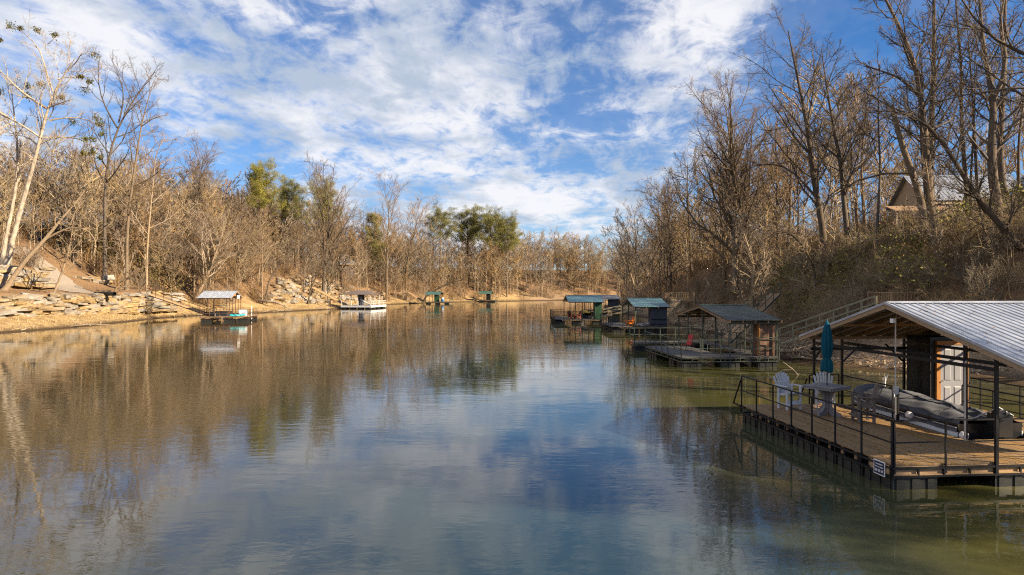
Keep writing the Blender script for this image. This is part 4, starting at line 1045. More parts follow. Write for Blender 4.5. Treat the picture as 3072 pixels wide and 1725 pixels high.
for y in (-.62, .62):
    o_ = Vector((0, y, 0)); MB().bar(a + o_ - Vector((0, 0, .1)), b + o_ - Vector((0, 0, .1)), .05, .24).build('stringer', M['lumber'], st)
    MB().bar(a + o_ + Vector((0, 0, 1)), b + o_ + Vector((0, 0, 1)), .09, .045).build('rail', M['lumber'], st)
    for i in range(n):
        p = a.lerp(b, i / (n - 1)) + o_; MB().b2(p.x - .02, p.x + .02, p.y - .02, p.y + .02, p.z, p.z + .98).build('baluster', M['lumber'], st)
    for f in (.0, .5, 1): p = a.lerp(b, f) + o_; MB().b2(p.x - .06, p.x + .06, p.y - .06, p.y + .06, p.z - 2.2, p.z + 1.1).build('post', M['lumber'], st)
tag(st, 'wooden stairway with balusters climbing the bank at the right edge', 'stairs')
# ------------------------------------------------------------------ stones
def stone_mesh(name, m, seed):
    r_ = random.Random(seed); bm = bmesh.new(); bmesh.ops.create_cube(bm, size=1.0)
    for v in bm.verts: v.co += Vector((r_.uniform(-.17, .17), r_.uniform(-.17, .17), r_.uniform(-.17, .17)))
    bmesh.ops.bevel(bm, geom=bm.edges[:], offset=.09, segments=1, affect='EDGES', profile=.5)
    for v in bm.verts: v.co += Vector((r_.uniform(-.025, .025), r_.uniform(-.025, .025), r_.uniform(-.025, .025)))
    me = bpy.data.meshes.new(name); bm.to_mesh(me); bm.free(); me.materials.append(m); return me
STONES = [stone_mesh('stone', M['stone' if i % 3 else 'stone_grey'], i) for i in range(9)]
def stone_wall(name, label, path, rows, hrow, z0f, lmin, lmax, seed, depth=1.0, jit=.26):
    r_ = random.Random(seed); g = empty(name, (path[0][0], path[0][1], 0)); o0 = g.location.copy()
    P_ = [Vector((a, b, 0)) for a, b in path]; L = [0]
    for a, b in zip(P_[:-1], P_[1:]): L.append(L[-1] + (b - a).length)
    def at_(s):
        for i in range(len(P_) - 1):
            if s <= L[i + 1] or i == len(P_) - 2:
                f = (s - L[i]) / (L[i + 1] - L[i]); return P_[i].lerp(P_[i + 1], f), (P_[i + 1] - P_[i]).normalized()
    n = 0
    for rw in range(rows):
        s = r_.uniform(-.3, .3); lim = L[-1] * (1 - .05 * r_.random())
        while s < lim and n < 300:
            l = lmin + (lmax - lmin) * r_.random() ** 1.6; h = hrow * r_.uniform(.65, 1.5)
            p, t = at_(min(max(s + l / 2, 0), L[-1])); nrm = Vector((-t.y, t.x, 0))
            if rw == rows - 1 and r_.random() < .22: s += l; continue
            o = obj('stone', r_.choice(STONES), g)
            q = p + nrm * (rw * .07 + r_.uniform(-jit, jit))
            o.location = (q.x - o0.x, q.y - o0.y, z0f(q.x, q.y) + hrow * (rw + .5) + r_.uniform(-.12, .12))
            o.rotation_euler = (r_.uniform(-.12, .12), r_.uniform(-.12, .12), math.atan2(t.y, t.x) + r_.uniform(-.3, .3) + (math.pi if r_.random() < .5 else 0))
            o.scale = (l * 1.06, depth * r_.uniform(.8, 1.3), h * 1.12); n += 1
            s += l * .96
    return tag(g, label, 'stone wall', 'ledge-stone retaining walls on the left bank')
stone_wall('stone_wall', 'long ledge-stone retaining wall above the left shore', [tuple(p + np.array([.5, 0])) for p in WALL1[1:]], 7, .43, lambda x, y: 1.0, 1.3, 3.1, 11)
stone_wall('stone_wall', 'upper ledge-stone wall beside the pale leaning trees at the left edge', [tuple(p + np.array([.45, 0])) for p in WALL2], 6, .45, lambda x, y: 5.0, 1.3, 2.9, 12)
stone_wall('stone_wall', 'short low stone wall where the gravel track meets the terrace', [(-72.3, 112.2), (-70.5, 112.6), (-67.6, 114.6)], 4, .5, lambda x, y: 4.7, .9, 1.9, 13)
# boulder slope beside the brown-roofed dock
poly = [(806, 905), (828, 848), (895, 820), (965, 850), (1060, 868), (1150, 884), (1156, 903), (1040, 914), (930, 914)]
def inpoly(u, v, pg):
    c = False; j = len(pg) - 1
    for i in range(len(pg)):
        if (pg[i][1] > v) != (pg[j][1] > v) and u < (pg[j][0] - pg[i][0]) * (v - pg[i][1]) / (pg[j][1] - pg[i][1]) + pg[i][0]: c = not c
        j = i
    return c
r_ = random.Random(21); bs = empty('boulder_slope', (-50, 155, 0)); BPTS = []
k = 0
while k < 290:
    u, v = r_.uniform(800, 1160), r_.uniform(815, 916)
    if not inpoly(u, v, poly): continue
    p = base(u, v, 120)
    if any((q - p).length < .62 for q in BPTS[-120:]): 
        if r_.random() < .8: continue
    BPTS.append(p); s = r_.uniform(.7, 1.7)
    o = obj('boulder', STONES[r_.randrange(9)], bs, (p.x + 50, p.y - 155, p.z + s * .14))
    o.scale = (s * 1.3, s, s * .52); o.rotation_euler = (r_.uniform(-.25, .25), r_.uniform(-.25, .25), r_.uniform(0, 6.3)); k += 1
tag(bs, 'bank of tumbled pale boulders behind the brown-roofed dock', 'boulders')
pp = MB(); pp.tube([(-1.2, .45, 0), (2.5, -.85, -.02)], .30, 18, cap=False); pp.tube([(2.5, -.85, -.02), (-1.2, .45, 0)], .26, 18, cap=False)
for k in range(9): pp.tube([(-.9 + k * .28, .34 - k * .1, 0), (-.82 + k * .28, .312 - k * .1, 0)], .318, 18, cap=False)
dp = pp.build('drain_pipe', M['pipe'], None, loc=(-61.0, 101.5, 3.95)); tag(dp, 'black corrugated drain pipe sticking out over the stone wall', 'pipe')

# ------------------------------------------------------------------ trees
def nrmz(a): return a / np.maximum(np.linalg.norm(a, axis=-1, keepdims=True), 1e-9)
def tubes(pts, rad, s):
    n, m, _ = pts.shape
    T = np.empty_like(pts); T[:, 1:-1] = pts[:, 2:] - pts[:, :-2]; T[:, 0] = pts[:, 1] - pts[:, 0]; T[:, -1] = pts[:, -1] - pts[:, -2]
    T = nrmz(T); md = nrmz(pts[:, -1] - pts[:, 0])
    ref = np.where(np.abs(md[:, 2:3]) < .8, np.array([[0, 0, 1.]]), np.array([[1., .2, 0]]))[:, None, :]
    e1 = nrmz(np.cross(T, np.broadcast_to(ref, T.shape))); e2 = np.cross(T, e1)
    a = np.arange(s) * 2 * np.pi / s
    V = pts[:, :, None, :] + rad[:, :, None, None] * (np.cos(a)[None, None, :, None] * e1[:, :, None, :] + np.sin(a)[None, None, :, None] * e2[:, :, None, :])
    I = np.arange(n * m * s).reshape(n, m, s); J = np.roll(I, -1, axis=2)
    Q = np.stack([I[:, :-1], J[:, :-1], J[:, 1:], I[:, 1:]], -1).reshape(-1, 4)
    return V.reshape(-1, 3), Q
def plen(pts): return np.linalg.norm(np.diff(pts, axis=1), axis=2).sum(1)
def children(g, pts, rad, c, t0, t1, lenf, ang, k, up, jit, rtip, rmax=1.0, shape=.5, rf=.62):
    n, m, _ = pts.shape
    t = t0 + (t1 - t0) * (np.arange(c)[None, :] + g.random((n, c))) / c
    fi = t * (m - 1); i0 = np.minimum(fi.astype(int), m - 2); f = (fi - i0)[..., None]
    r_ = np.arange(n)[:, None]
    p0 = pts[r_, i0] * (1 - f) + pts[r_, i0 + 1] * f
    T = nrmz(pts[r_, i0 + 1] - pts[r_, i0])
    rp = rad[r_, i0] * (1 - f[..., 0]) + rad[r_, i0 + 1] * f[..., 0]
    ph = (np.arange(c)[None, :] * 2.4 + g.random((n, 1)) * 6.28 + g.normal(0, .5, (n, c)))[..., None]
    ref = np.where(np.abs(T[..., 2:3]) < .85, np.array([0, 0, 1.]), np.array([1., 0, 0]))
    e1 = nrmz(np.cross(T, ref)); e2 = np.cross(T, e1)
    an = (ang[0] + (ang[1] - ang[0]) * g.random((n, c)))[..., None]
    d = np.cos(an) * T + np.sin(an) * (np.cos(ph) * e1 + np.sin(ph) * e2)
    L = lenf * plen(pts)[:, None] * (1 - shape * t) * g.uniform(.55, 1.25, (n, c))
    st = (L / (k - 1))[..., None]
    out = [p0]; p = p0
    for j in range(k - 1):
        d = nrmz(d + np.array([0, 0, up]) + g.normal(0, jit, d.shape)); p = p + d * st; out.append(p)
    P_ = np.stack(out, 2).reshape(n * c, k, 3)
    r0 = np.minimum(np.maximum(rp * rf, rtip * 1.3), rmax).reshape(-1)
    tt = np.linspace(0, 1, k)[None, :]
    Rr = r0[:, None] * (1 - tt) + rtip * tt
    return P_, Rr
def resample(pts, m):
    pts = np.asarray(pts, float); d = np.r_[0, np.cumsum(np.linalg.norm(np.diff(pts, axis=0), axis=1))]
    s = np.linspace(0, d[-1], m)
    # smooth with a Catmull-like blend: cubic via double linear
    out = np.stack([np.interp(s, d, pts[:, i]) for i in range(3)], 1)
    for _ in range(2): out[1:-1] = .25 * out[:-2] + .5 * out[1:-1] + .25 * out[2:]
    return out
def cat(parts):
    Vs, Qs, o = [], [], 0
    for V, Q in parts: Vs.append(V); Qs.append(Q + o); o += len(V)
    return np.vstack(Vs), np.vstack(Qs)
def tree_parts(g, trunk, rtrunk, cfg, limbs=None):
    """trunk (m,3); optional limbs [(pts, r0)]; returns (trunk V,Q), (crown V,Q,mi)"""
    k0 = cfg.get('k0', 14)
    tp = resample(trunk, k0)[None]
    g_ = np.linspace(0, 1, k0)
    tr = (rtrunk * ((1 - g_) ** .8 * .9 + .10) * (1 + .5 * np.exp(-g_ * 22)))[None]
    if cfg.get('broken'): tr = (rtrunk * (1 - .45 * g_))[None]
    TV = tubes(tp, tr, cfg.get('s0', 8))
    cr = []
    tw = cfg.get('tw', 1.0)
    P1, R1 = children(g, tp, tr, cfg['n1'], cfg['t1'], .98, cfg['l1'], cfg['a1'], 7, cfg.get('up1', .10), cfg.get('j1', .12), .022 * tw, shape=cfg.get('sh1', .5), rf=cfg.get('rf1', .55))
    if limbs:
        for lp, lr in limbs:
            q = resample(lp, 7)[None]; P1 = np.vstack([P1, q]); R1 = np.vstack([R1, (lr * (1 - np.linspace(0, 1, 7) * .75))[None]])
    cr.append((tubes(P1, R1, 5), 0))
    P2, R2 = children(g, P1, R1, cfg['n2'], .22, .98, cfg.get('l2', .5), (.45, 1.0), 5, cfg.get('up2', .08), .16, .012 * tw, rmax=.09)
    cr.append((tubes(P2, R2, 4), 0))
    P3, R3 = children(g, P2, R2, cfg['n3'], .2, .98, cfg.get('l3', .55), (.4, 1.0), 4, cfg.get('up3', .06), .18, .008 * tw, rmax=.03)
    cr.append((tubes(P3, R3, 3), 1))
    if cfg['n4']:
        P4, R4 = children(g, P3, R3, cfg['n4'], .15, 1.0, cfg.get('l4', .6), (.35, .95), 3, .04, .15, .005 * tw, rmax=.011 * tw)
        cr.append((tubes(P4, R4, 3), 1))
    V, Q = cat([c for c, _ in cr]); mi = np.concatenate([np.full(len(c[1]), i) for c, i in cr])
    return TV, (V, Q, mi), (P1, P2, P3)
def tree_object(name, TV, CV, mb_, mt_, loc=(0, 0, 0)):
    g = empty(name, loc)
    obj('trunk', mesh_np('trunk', TV[0], TV[1], mb_, smooth=True), g)
    obj('crown', mesh_np('crown', CV[0], CV[1], None, mats=[mb_, mt_], mi=CV[2], smooth=True), g)
    return g
def straight(g, H, lean=.03, wig=.02, m=9):
    t = np.linspace(0, 1, m); a = g.random() * 6.28
    p = np.stack([H * lean * t * math.cos(a), H * lean * t * math.sin(a), H * t - .4], 1)
    p[1:, :2] += np.cumsum(g.normal(0, H * wig / m * 1.5, (m - 1, 2)), 0)
    return p
CFG_TALL = dict(n1=17, t1=.36, l1=.44, a1=(.55, 1.1), n2=7, n3=6, n4=3, up1=.07, tw=1.5)
CFG_BROAD = dict(n1=15, t1=.22, l1=.58, a1=(.4, .85), n2=8, n3=6, n4=3, up1=.10, tw=1.6, sh1=.55, rf1=.7)
CFG_SLIM = dict(n1=13, t1=.45, l1=.34, a1=(.5, 1.1), n2=6, n3=6, n4=3, up1=.08, tw=1.4)
TPL = []
for i in range(9):
    g = np.random.default_rng(100 + i); kind = ('tall', 'broad', 'slim')[i % 3]
    cfg = {'tall': CFG_TALL, 'broad': CFG_BROAD, 'slim': CFG_SLIM}[kind]
    H = {'tall': 21, 'broad': 18, 'slim': 19}[kind] * g.uniform(.93, 1.07); r0 = {'tall': .26, 'broad': .30, 'slim': .16}[kind]
    TV, CV, _ = tree_parts(g, straight(g, H, .05, .035), r0, cfg)
    mats = [(M['bark'], M['twig']), (M['bark_tan'], M['twig']), (M['bark_dark'], M['twig_dark'])]
    TPL.append((kind, H, mesh_np('trunk', *TV, M['bark'], smooth=True), mesh_np('crown', CV[0], CV[1], None, mats=[M['bark'], M['twig']], mi=CV[2], smooth=True)))
# the same trees in three bark tones (materials set on the objects, meshes shared)
TPL = [(k, H, a, b, ('bark', 'twig')) for k, H, a, b in TPL]
TPL_TAN = [t[:4] + (('bark_tan', 'twig'),) for t in TPL]
TPL_DARK = [t[:4] + (('bark_dark', 'twig_dark'),) for t in TPL]
def dress(o, ms):
    for i, m in enumerate(ms): o.material_slots[i].link = 'OBJECT'; o.material_slots[i].material = M[m]
def place(tpl, x, y, h, rz, label, group, name='bare_tree', tilt=(0, 0)):
    k, H, a, b = tpl[:4]; z = hz(x, y); e = empty(name, (x, y, z - .1)); s = h / H
    e.rotation_euler = (tilt[0], tilt[1], rz); e.scale = (s * random.uniform(.9, 1.15),) * 2 + (s,)
    ta = obj('trunk', a, e); cb = obj('crown', b, e)
    if len(tpl) > 4: dress(ta, tpl[4][:1]); dress(cb, tpl[4])
    return tag(e, label, 'tree', group)

def hero(name, label, uv, Y=None, r=.25, cfg=CFG_TALL, limbs=(), mb_='bark', mt_='twig', seed=0, group=None, depth=.10, extra=None):
    """a tree whose trunk and main limbs follow the lines seen in the photo, standing at its own distance"""
    g = np.random.default_rng(1000 + seed)
    if Y is None: b = base(*uv[0]); Y = b.y
    x0 = X(uv[0][0], Y); z0 = hz(x0, Y)
    def tow(pts, dj):
        out = []; dy = 0
        for i, (u, v) in enumerate(pts):
            p = P(u, v, Y); out.append((p.x - x0, dy, p.z - z0)); dy += g.normal(0, dj)
        return np.array(out)
    tk = tow(uv, depth * 2)
    tk = np.vstack([[tk[0][0], 0, -.5], tk]) if tk[0][2] <= .05 else np.vstack([[tk[0][0] * .0, 0, -.5], tk])
    lb = []
    for pts, lr in limbs:
        q = tow(pts, .9); 
        # start the limb on the trunk line
        k = np.argmin(np.abs(tk[:, 2] - q[0][2])); q[:, 1] += tk[k][1]; lb.append((q, lr))
    TV, CV, lv = tree_parts(g, tk, r, cfg, lb)
    e = tree_object(name, TV, CV, M[mb_], M[mt_], (x0, Y, z0))
    tag(e, label, 'tree', group)
    return e, Y, (x0, z0)
def leaf_quads(g, C, n, spread, size, asp=.45, drop=0):
    """n small leaf faces round every centre in C"""
    c = np.repeat(C, n, axis=0) + g.normal(0, 1, (len(C) * n, 3)) * np.asarray(spread)
    a = nrmz(g.normal(0, 1, c.shape)); b = nrmz(np.cross(a, g.normal(0, 1, c.shape)))
    s = size * g.uniform(.6, 1.3, (len(c), 1)); a = a * s; b = b * s * asp
    V = np.stack([c - a, c - b * .9, c + a, c + b], 1).reshape(-1, 3)
    return V, np.arange(len(V)).reshape(-1, 4)

C30 = dict(CFG_TALL, tw=1.0, n4=3)
HB = 'tall bare trees on the right bank'
N3 = lambda **k: dict(dict(n1=21, t1=.25, l1=.40, a1=(.5, 1.05), n2=8, n3=6, n4=4, up1=.09, tw=.95, j1=.13, rf1=.42), **k)
hero('bare_tree', 'tall dark bare tree leaning left with a spreading crown, right of the broad tree', [(2480, 802), (2468, 653), (2437, 516), (2427, 404), (2399, 249), (2362, 93)], 62, .34, N3(), [([(2432, 460), (2375, 400), (2330, 330), (2290, 300)], .12), ([(2450, 590), (2370, 490), (2300, 470), (2255, 500)], .13), ([(2420, 380), (2460, 250), (2475, 170), (2480, 110)], .12)], 'bark_dark', 'twig_dark', 1, HB)
hero('bare_tree', 'straight bare tree just right of the leaning dark tree', [(2549, 771), (2530, 591), (2517, 473), (2500, 386), (2478, 250), (2460, 150)], 62, .26, N3(l1=.3), [([(2517, 480), (2460, 420), (2420, 380)], .1), ([(2520, 500), (2560, 400), (2590, 330), (2600, 250)], .1)], 'bark_dark', 'twig_dark', 2, HB)
hero('bare_tree', 'slender bare tree with upswept forks behind the straight one', [(2600, 740), (2580, 520), (2590, 370), (2600, 260)], 75, .22, N3(n1=14, l1=.34, a1=(.3, .6), t1=.5), [], 'bark', 'twig', 3, HB)
hero('dead_trunk', 'thick dead trunk snapped off at the top, leaning left', [(2775, 640), (2760, 591), (2735, 510), (2710, 448), (2676, 314)], 50, .30, dict(n1=3, t1=.3, l1=.12, a1=(.8, 1.2), n2=2, n3=2, n4=0, broken=True, s0=9), [([(2735, 520), (2660, 490), (2560, 540), (2450, 640), (2330, 740)], .09)], 'bark', 'twig_dark', 4)
hero('bare_tree', 'tall forked bare tree beside the snapped trunk, leaning left', [(2790, 640), (2785, 547), (2766, 373), (2748, 205), (2685, 75), (2610, -90)], 50, .32, N3(l1=.3), [([(2755, 290), (2690, 230), (2620, 190), (2550, 180)], .10), ([(2766, 370), (2660, 300), (2580, 265)], .1)], 'bark_dark', 'twig_dark', 5, HB)
hero('bare_tree', 'tall straight bare tree behind the snapped trunk', [(2800, 640), (2791, 547), (2797, 249), (2803, 0), (2805, -200)], 53, .30, N3(l1=.26), [([(2797, 250), (2850, 150), (2880, 60)], .1)], 'bark_dark', 'twig_dark', 6, HB)
hero('bare_tree', 'stout twin-stemmed bare tree in front of the tan house', [(3000, 700), (2990, 622), (2953, 498), (2975, 311), (2940, 162), (2930, -60)], 48, .36, N3(l1=.25), [([(2970, 300), (2995, 200), (2965, 90), (2970, -40)], .18)], 'bark_dark', 'twig_dark', 7, HB)
hero('bare_tree', 'bare tree with a sinuous trunk at the far right', [(3040, 660), (2995, 547), (2997, 311), (3021, 217), (3027, 0), (3030, -200)], 52, .28, N3(l1=.26), [], 'bark_dark', 'twig_dark', 8, HB)
hero('bare_tree', 'slim bare tree left of the twin-stemmed one', [(2905, 690), (2900, 500), (2890, 370), (2900, 200), (2880, 30), (2880, -120)], 55, .2, N3(l1=.28), [], 'bark_dark', 'twig_dark', 9, HB)
hero('leaning_tree', 'bare tree leaning far left across the tan house from the right edge', [(3110, 810), (3072, 771), (2990, 675), (2903, 572), (2840, 470), (2791, 386), (2700, 330), (2600, 340)], 42, .24, N3(l1=.22, up1=.2), [([(2930, 600), (2860, 590), (2800, 560)], .09)], 'bark_dark', 'twig_dark', 10)
hero('bare_tree', 'broad full-crowned bare tree left of the leaning dark tree', [(2206, 760), (2204, 680), (2200, 574), (2190, 437), (2175, 327)], 82, .42, dict(n1=30, t1=.2, l1=.55, a1=(.3, .75), n2=9, n3=7, n4=3, up1=.10, tw=1.15, sh1=.5, rf1=.6), [], 'bark', 'twig', 11)
hero('bare_tree', 'smaller round-topped bare tree left of the broad-crowned tree', [(2012, 790), (2005, 642), (1990, 580)], 118, .30, dict(n1=22, t1=.2, l1=.55, a1=(.4, .9), n2=8, n3=6, n4=4, up1=.08, tw=1.4, sh1=.5), [], 'bark_dark', 'twig', 12)
hero('leaning_tree', 'pale-barked tree leaning out over the water at the end of the right bank', [(1912, 888), (1885, 800), (1862, 720), (1850, 660)], 122, .20, dict(CFG_SLIM, t1=.3, n4=3), [([(1890, 820), (1850, 740), (1830, 690)], .10)], 'bark_tan', 'twig_pale', 13)
hero('leaning_tree', 'dark thin tree leaning left over the far grey-roofed dock', [(1960, 870), (1925, 790), (1880, 700), (1860, 640)], 112, .16, dict(CFG_SLIM, t1=.3, n4=3), [], 'bark_dark', 'twig', 14)
hero('bare_tree', 'ivy-dark stump of a tree at the waterline behind the green-roofed dock', [(2262, 905), (2250, 850), (2262, 800), (2230, 720), (2215, 650)], 57, .24, N3(l1=.3), [([(2256, 860), (2290, 790), (2300, 720)], .1)], 'bark_tan', 'twig', 15)
hero('leaning_tree', 'arching dark tree bent left across the slope above the plywood shed', [(2445, 800), (2420, 760), (2380, 700), (2330, 690), (2280, 690)], 60, .13, N3(n1=12, l1=.3), [], 'bark', 'twig', 16)
hero('bare_tree', 'trunk with rough bark rising behind the near dock roof ridge', [(2850, 865), (2830, 790), (2795, 690), (2780, 620), (2770, 480)], 44, .24, N3(l1=.28, up1=-.05), [], 'bark_tan', 'twig', 17, HB)
hero('bare_tree', 'upright tree with hanging vines near the wooden stairway', [(3000, 870), (2985, 780), (2965, 690), (2950, 560)], 43, .2, N3(n1=26, l1=.42, up1=-.28, up2=-.2, up3=-.12, a1=(.8, 1.5), tw=.8), [], 'bark', 'twig_pale', 18)
# a near tree whose trunk stands just outside the right edge, limbs reaching in at the top
hero('overhanging_tree', 'near tree reaching dark limbs in from the top right corner', [(3505, 1010), (3480, 800), (3430, 500), (3380, 200), (3310, -100), (3290, -400)], 26, .34, N3(n1=16, l1=.32, tw=.75), [([(3345, 240), (3250, 190), (3150, 175), (3040, 165), (2940, 90), (2850, -10)], .11), ([(3360, 420), (3250, 380), (3120, 320), (3040, 190), (2960, 110)], .085), ([(3340, 300), (3200, 270), (3000, 270), (2830, 290), (2700, 330)], .06)], 'bark_dark', 'twig_dark', 19)

HL = 'bare trees on the left bank'
syc = dict(n1=13, t1=.55, l1=.28, a1=(.5, .95), n2=7, n3=6, n4=4, up1=.08, tw=1.25, rf1=.5)
s5 = .5118
cc = lambda *p: [(a * s5, 60 + b * s5) for a, b in p]
e, Ys, o0 = hero('sycamore_tree', 'tall white-barked sycamore with mistletoe clumps at the left edge', [(18, 792), (61, 613), (102, 480), (128, 388), (143, 326), (164, 275), (200, 219), (226, 170)], 95, .40, syc,
     [(cc((280, 520), (180, 450), (90, 360), (0, 250)), .2), (cc((320, 420), (280, 250), (265, 180), (180, 90), (100, 45)), .13), (cc((265, 180), (278, 130), (280, 85)), .05), (cc((240, 690), (150, 620), (70, 560), (-40, 500)), .16),
      (cc((290, 590), (390, 555), (480, 570), (580, 610)), .13), (cc((250, 690), (370, 665), (450, 680), (515, 750)), .12), (cc((300, 510), (400, 490), (470, 480)), .12), (cc((390, 310), (450, 240), (520, 190), (550, 200)), .1),
      (cc((340, 350), (420, 320), (540, 320)), .08), (cc((220, 740), (140, 680), (40, 650), (-40, 640)), .12)], 'bark_pale', 'twig_pale', 20)
mis = cc((85, 45), (130, 55), (235, 70), (312, 87), (552, 207), (525, 362), (480, 335), (222, 372), (140, 437), (350, 450), (438, 600), (575, 608), (550, 570), (585, 665), (540, 695), (515, 700), (545, 775), (575, 800), (515, 790), (475, 400), (140, 380), (8, 420), (5, 118))
g = np.random.default_rng(5)
for i, (u, v) in enumerate(mis):
    p = P(u, v, Ys); s = g.uniform(.20, .36)
    c = np.array([[p.x - o0[0], g.normal(0, .5), p.z - o0[1]]])
    V, Q = leaf_quads(g, c, 110, (s, s, s * .85), .15)
    obj('mistletoe', mesh_np('mistletoe', V, Q, M['mistletoe']), e)
hero('sycamore_tree', 'second pale sycamore trunk close beside the mistletoe tree', [(5, 780), (26, 648), (41, 572), (52, 450), (40, 330), (30, 240)], 97, .30, dict(syc, n1=14, t1=.4), [], 'bark_pale', 'twig_pale', 21)
hero('leaning_tree', 'thick leaning trunk with an arching limb over the stone wall', [(6, 890), (45, 820), (101, 755), (137, 717), (173, 667), (235, 600), (262, 560)], 90, .36, dict(n1=7, t1=.6, l1=.25, a1=(.5, 1.0), n2=6, n3=5, n4=3, tw=1.2), [([(137, 717), (190, 682), (240, 672), (275, 690), (295, 720), (308, 745)], .15), ([(210, 675), (230, 630), (260, 590)], .07)], 'bark_tan', 'twig_pale', 22)
hero('bare_tree', 'thin dark-based tree growing out of the stone wall left of the drain pipe', [(150, 910), (178, 827), (195, 770), (204, 735), (212, 690), (222, 640)], 92, .19, dict(CFG_SLIM, t1=.35, tw=1.1), [], 'bark_tan', 'twig_pale', 23)
hero('bare_tree', 'forked small tree in front of the stone wall right of the drain pipe', [(334, 939), (340, 890), (344, 865), (372, 838), (398, 818), (440, 790)], 104, .22, dict(CFG_SLIM, t1=.4, l1=.3), [([(345, 860), (352, 810), (360, 760)], .08)], 'bark_tan', 'twig_pale', 24)
hero('bare_tree', 'tall dark forked tree standing high above the left woods', [(315, 700), (317, 640), (322, 495), (358, 377), (394, 316), (440, 250), (470, 215)], 118, .36, dict(CFG_TALL, n1=14, t1=.4, l1=.3, tw=1.3), [([(356, 385), (320, 330), (305, 250), (315, 190)], .16), ([(360, 370), (365, 300), (345, 230), (335, 190)], .15), ([(330, 460), (290, 400), (280, 330)], .1)], 'bark_dark', 'twig_dark', 25)
hero('bare_tree', 'tall brown tree just right of the dark forked one', [(380, 720), (384, 664), (404, 510), (420, 393), (425, 347), (445, 290), (460, 240)], 112, .30, dict(CFG_TALL, n1=15, t1=.35, l1=.25, tw=1.3), [([(422, 380), (470, 350), (500, 345)], .1), ([(425, 350), (410, 300), (400, 260)], .09)], 'bark', 'twig', 26)
hero('bare_tree', 'slim tan tree with a forked top right of the tall brown tree', [(440, 760), (445, 690), (452, 600), (466, 495), (462, 440), (500, 400)], 118, .22, dict(CFG_TALL, n1=16, t1=.35, l1=.3, tw=1.3), [], 'bark_tan', 'twig', 27)
hero('leaning_tree', 'thick trunk leaning right beside the white-roofed dock', [(583, 902), (617, 837), (646, 764), (668, 700)], None, .42, dict(n1=16, t1=.3, l1=.8, a1=(.4, .9), n2=7, n3=6, n4=4, tw=1.25), [([(620, 830), (625, 780), (600, 720), (590, 660)], .16)], 'bark_tan', 'twig', 28)
hero('bare_tree', 'round-headed bare tree rising over the left woods', [(589, 720), (590, 649), (599, 560), (600, 470)], 150, .34, dict(n1=24, t1=.2, l1=.5, a1=(.3, .75), n2=8, n3=6, n4=4, up1=.1, tw=1.6, sh1=.5), [], 'bark_dark', 'twig', 29)
hero('bare_tree', 'wide bare tree between the pines above the brown-roofed dock', [(970, 834), (985, 720), (989, 676), (985, 600), (979, 545)], 178, .42, dict(n1=24, t1=.25, l1=.55, a1=(.35, .85), n2=9, n3=6, n4=4, up1=.1, tw=1.9, sh1=.5), [], 'bark_dark', 'twig', 30)
hero('bare_tree', 'bare tree with crooked limbs left of the first green pine', [(1217, 825), (1231, 731), (1245, 690), (1258, 640)], 225, .38, dict(n1=18, t1=.3, l1=.6, a1=(.4, .9), n2=8, n3=6, n4=3, up1=.1, tw=2.1, sh1=.4), [], 'bark', 'twig', 31)
hero('bare_tree', 'grey bare tree with a fan-shaped top on the far ridge', [(1160, 780), (1162, 720), (1166, 650), (1166, 600)], 215, .34, dict(n1=22, t1=.3, l1=.5, a1=(.3, .7), n2=8, n3=6, n4=3, up1=.1, tw=2.0, sh1=.4), [], 'bark', 'twig', 32)
hero('leaning_tree', 'dark fallen-looking trunk slanting right above the left far green-roofed dock', [(1270, 893), (1310, 868), (1345, 850), (1395, 838)], 223, .32, dict(n1=6, t1=.6, l1=.25, a1=(.5, 1), n2=5, n3=4, n4=0, tw=2), [], 'bark_dark', 'twig', 33)
hero('leaning_tree', 'crooked dark tree in front of the boulder slope, leaning right', [(790, 905), (810, 860), (800, 850), (835, 800), (880, 740)], 148, .22, dict(CFG_SLIM, t1=.4, tw=1.5), [], 'bark_dark', 'twig', 34)
hero('leaning_tree', 'dark thin tree standing in the middle of the boulder slope', [(925, 895), (935, 860), (950, 830), (960, 790), (985, 740)], 156, .18, dict(CFG_SLIM, t1=.35, tw=1.5), [], 'bark_dark', 'twig', 35)

# pines
def pine_template(seed, H, wide, r0=.3, t1=.45):
    g = np.random.default_rng(seed); tp = resample(straight(g, H, .02, .012), 12)[None]; tr = (r0 * (1 - np.linspace(0, 1, 12) * .88))[None]
    P1, R1 = children(g, tp, tr, 40, t1, .985, wide / H, (.75, 1.35), 5, .12, .12, .02, rmax=.08, shape=.30)
    P2, R2 = children(g, P1, R1, 7, .25, 1.0, .45, (.4, 1.0), 4, .12, .14, .012, rmax=.03)
    C = np.concatenate([P2[:, -1], P2[:, -2], P1[:, -1], P1[:, -2]])
    V, Q = leaf_quads(g, C, 64, (.40, .40, .28), .19, .15)
    cv, cq = cat([tubes(P1, R1, 4), tubes(P2, R2, 3), (V, Q)])
    mi = np.r_[np.zeros(len(cq) - len(Q), int), np.ones(len(Q), int)]
    TV = tubes(tp, tr, 8)
    return ('pine', H, mesh_np('trunk', *TV, M['bark'], smooth=True), mesh_np('crown', cv, cq, None, mats=[M['bark'], M['needle']], mi=mi))
PINES = [pine_template(51, 24, 6.2, t1=.60), pine_template(52, 25, 7.8, t1=.58), pine_template(53, 18, 4.0, .22, t1=.15)]
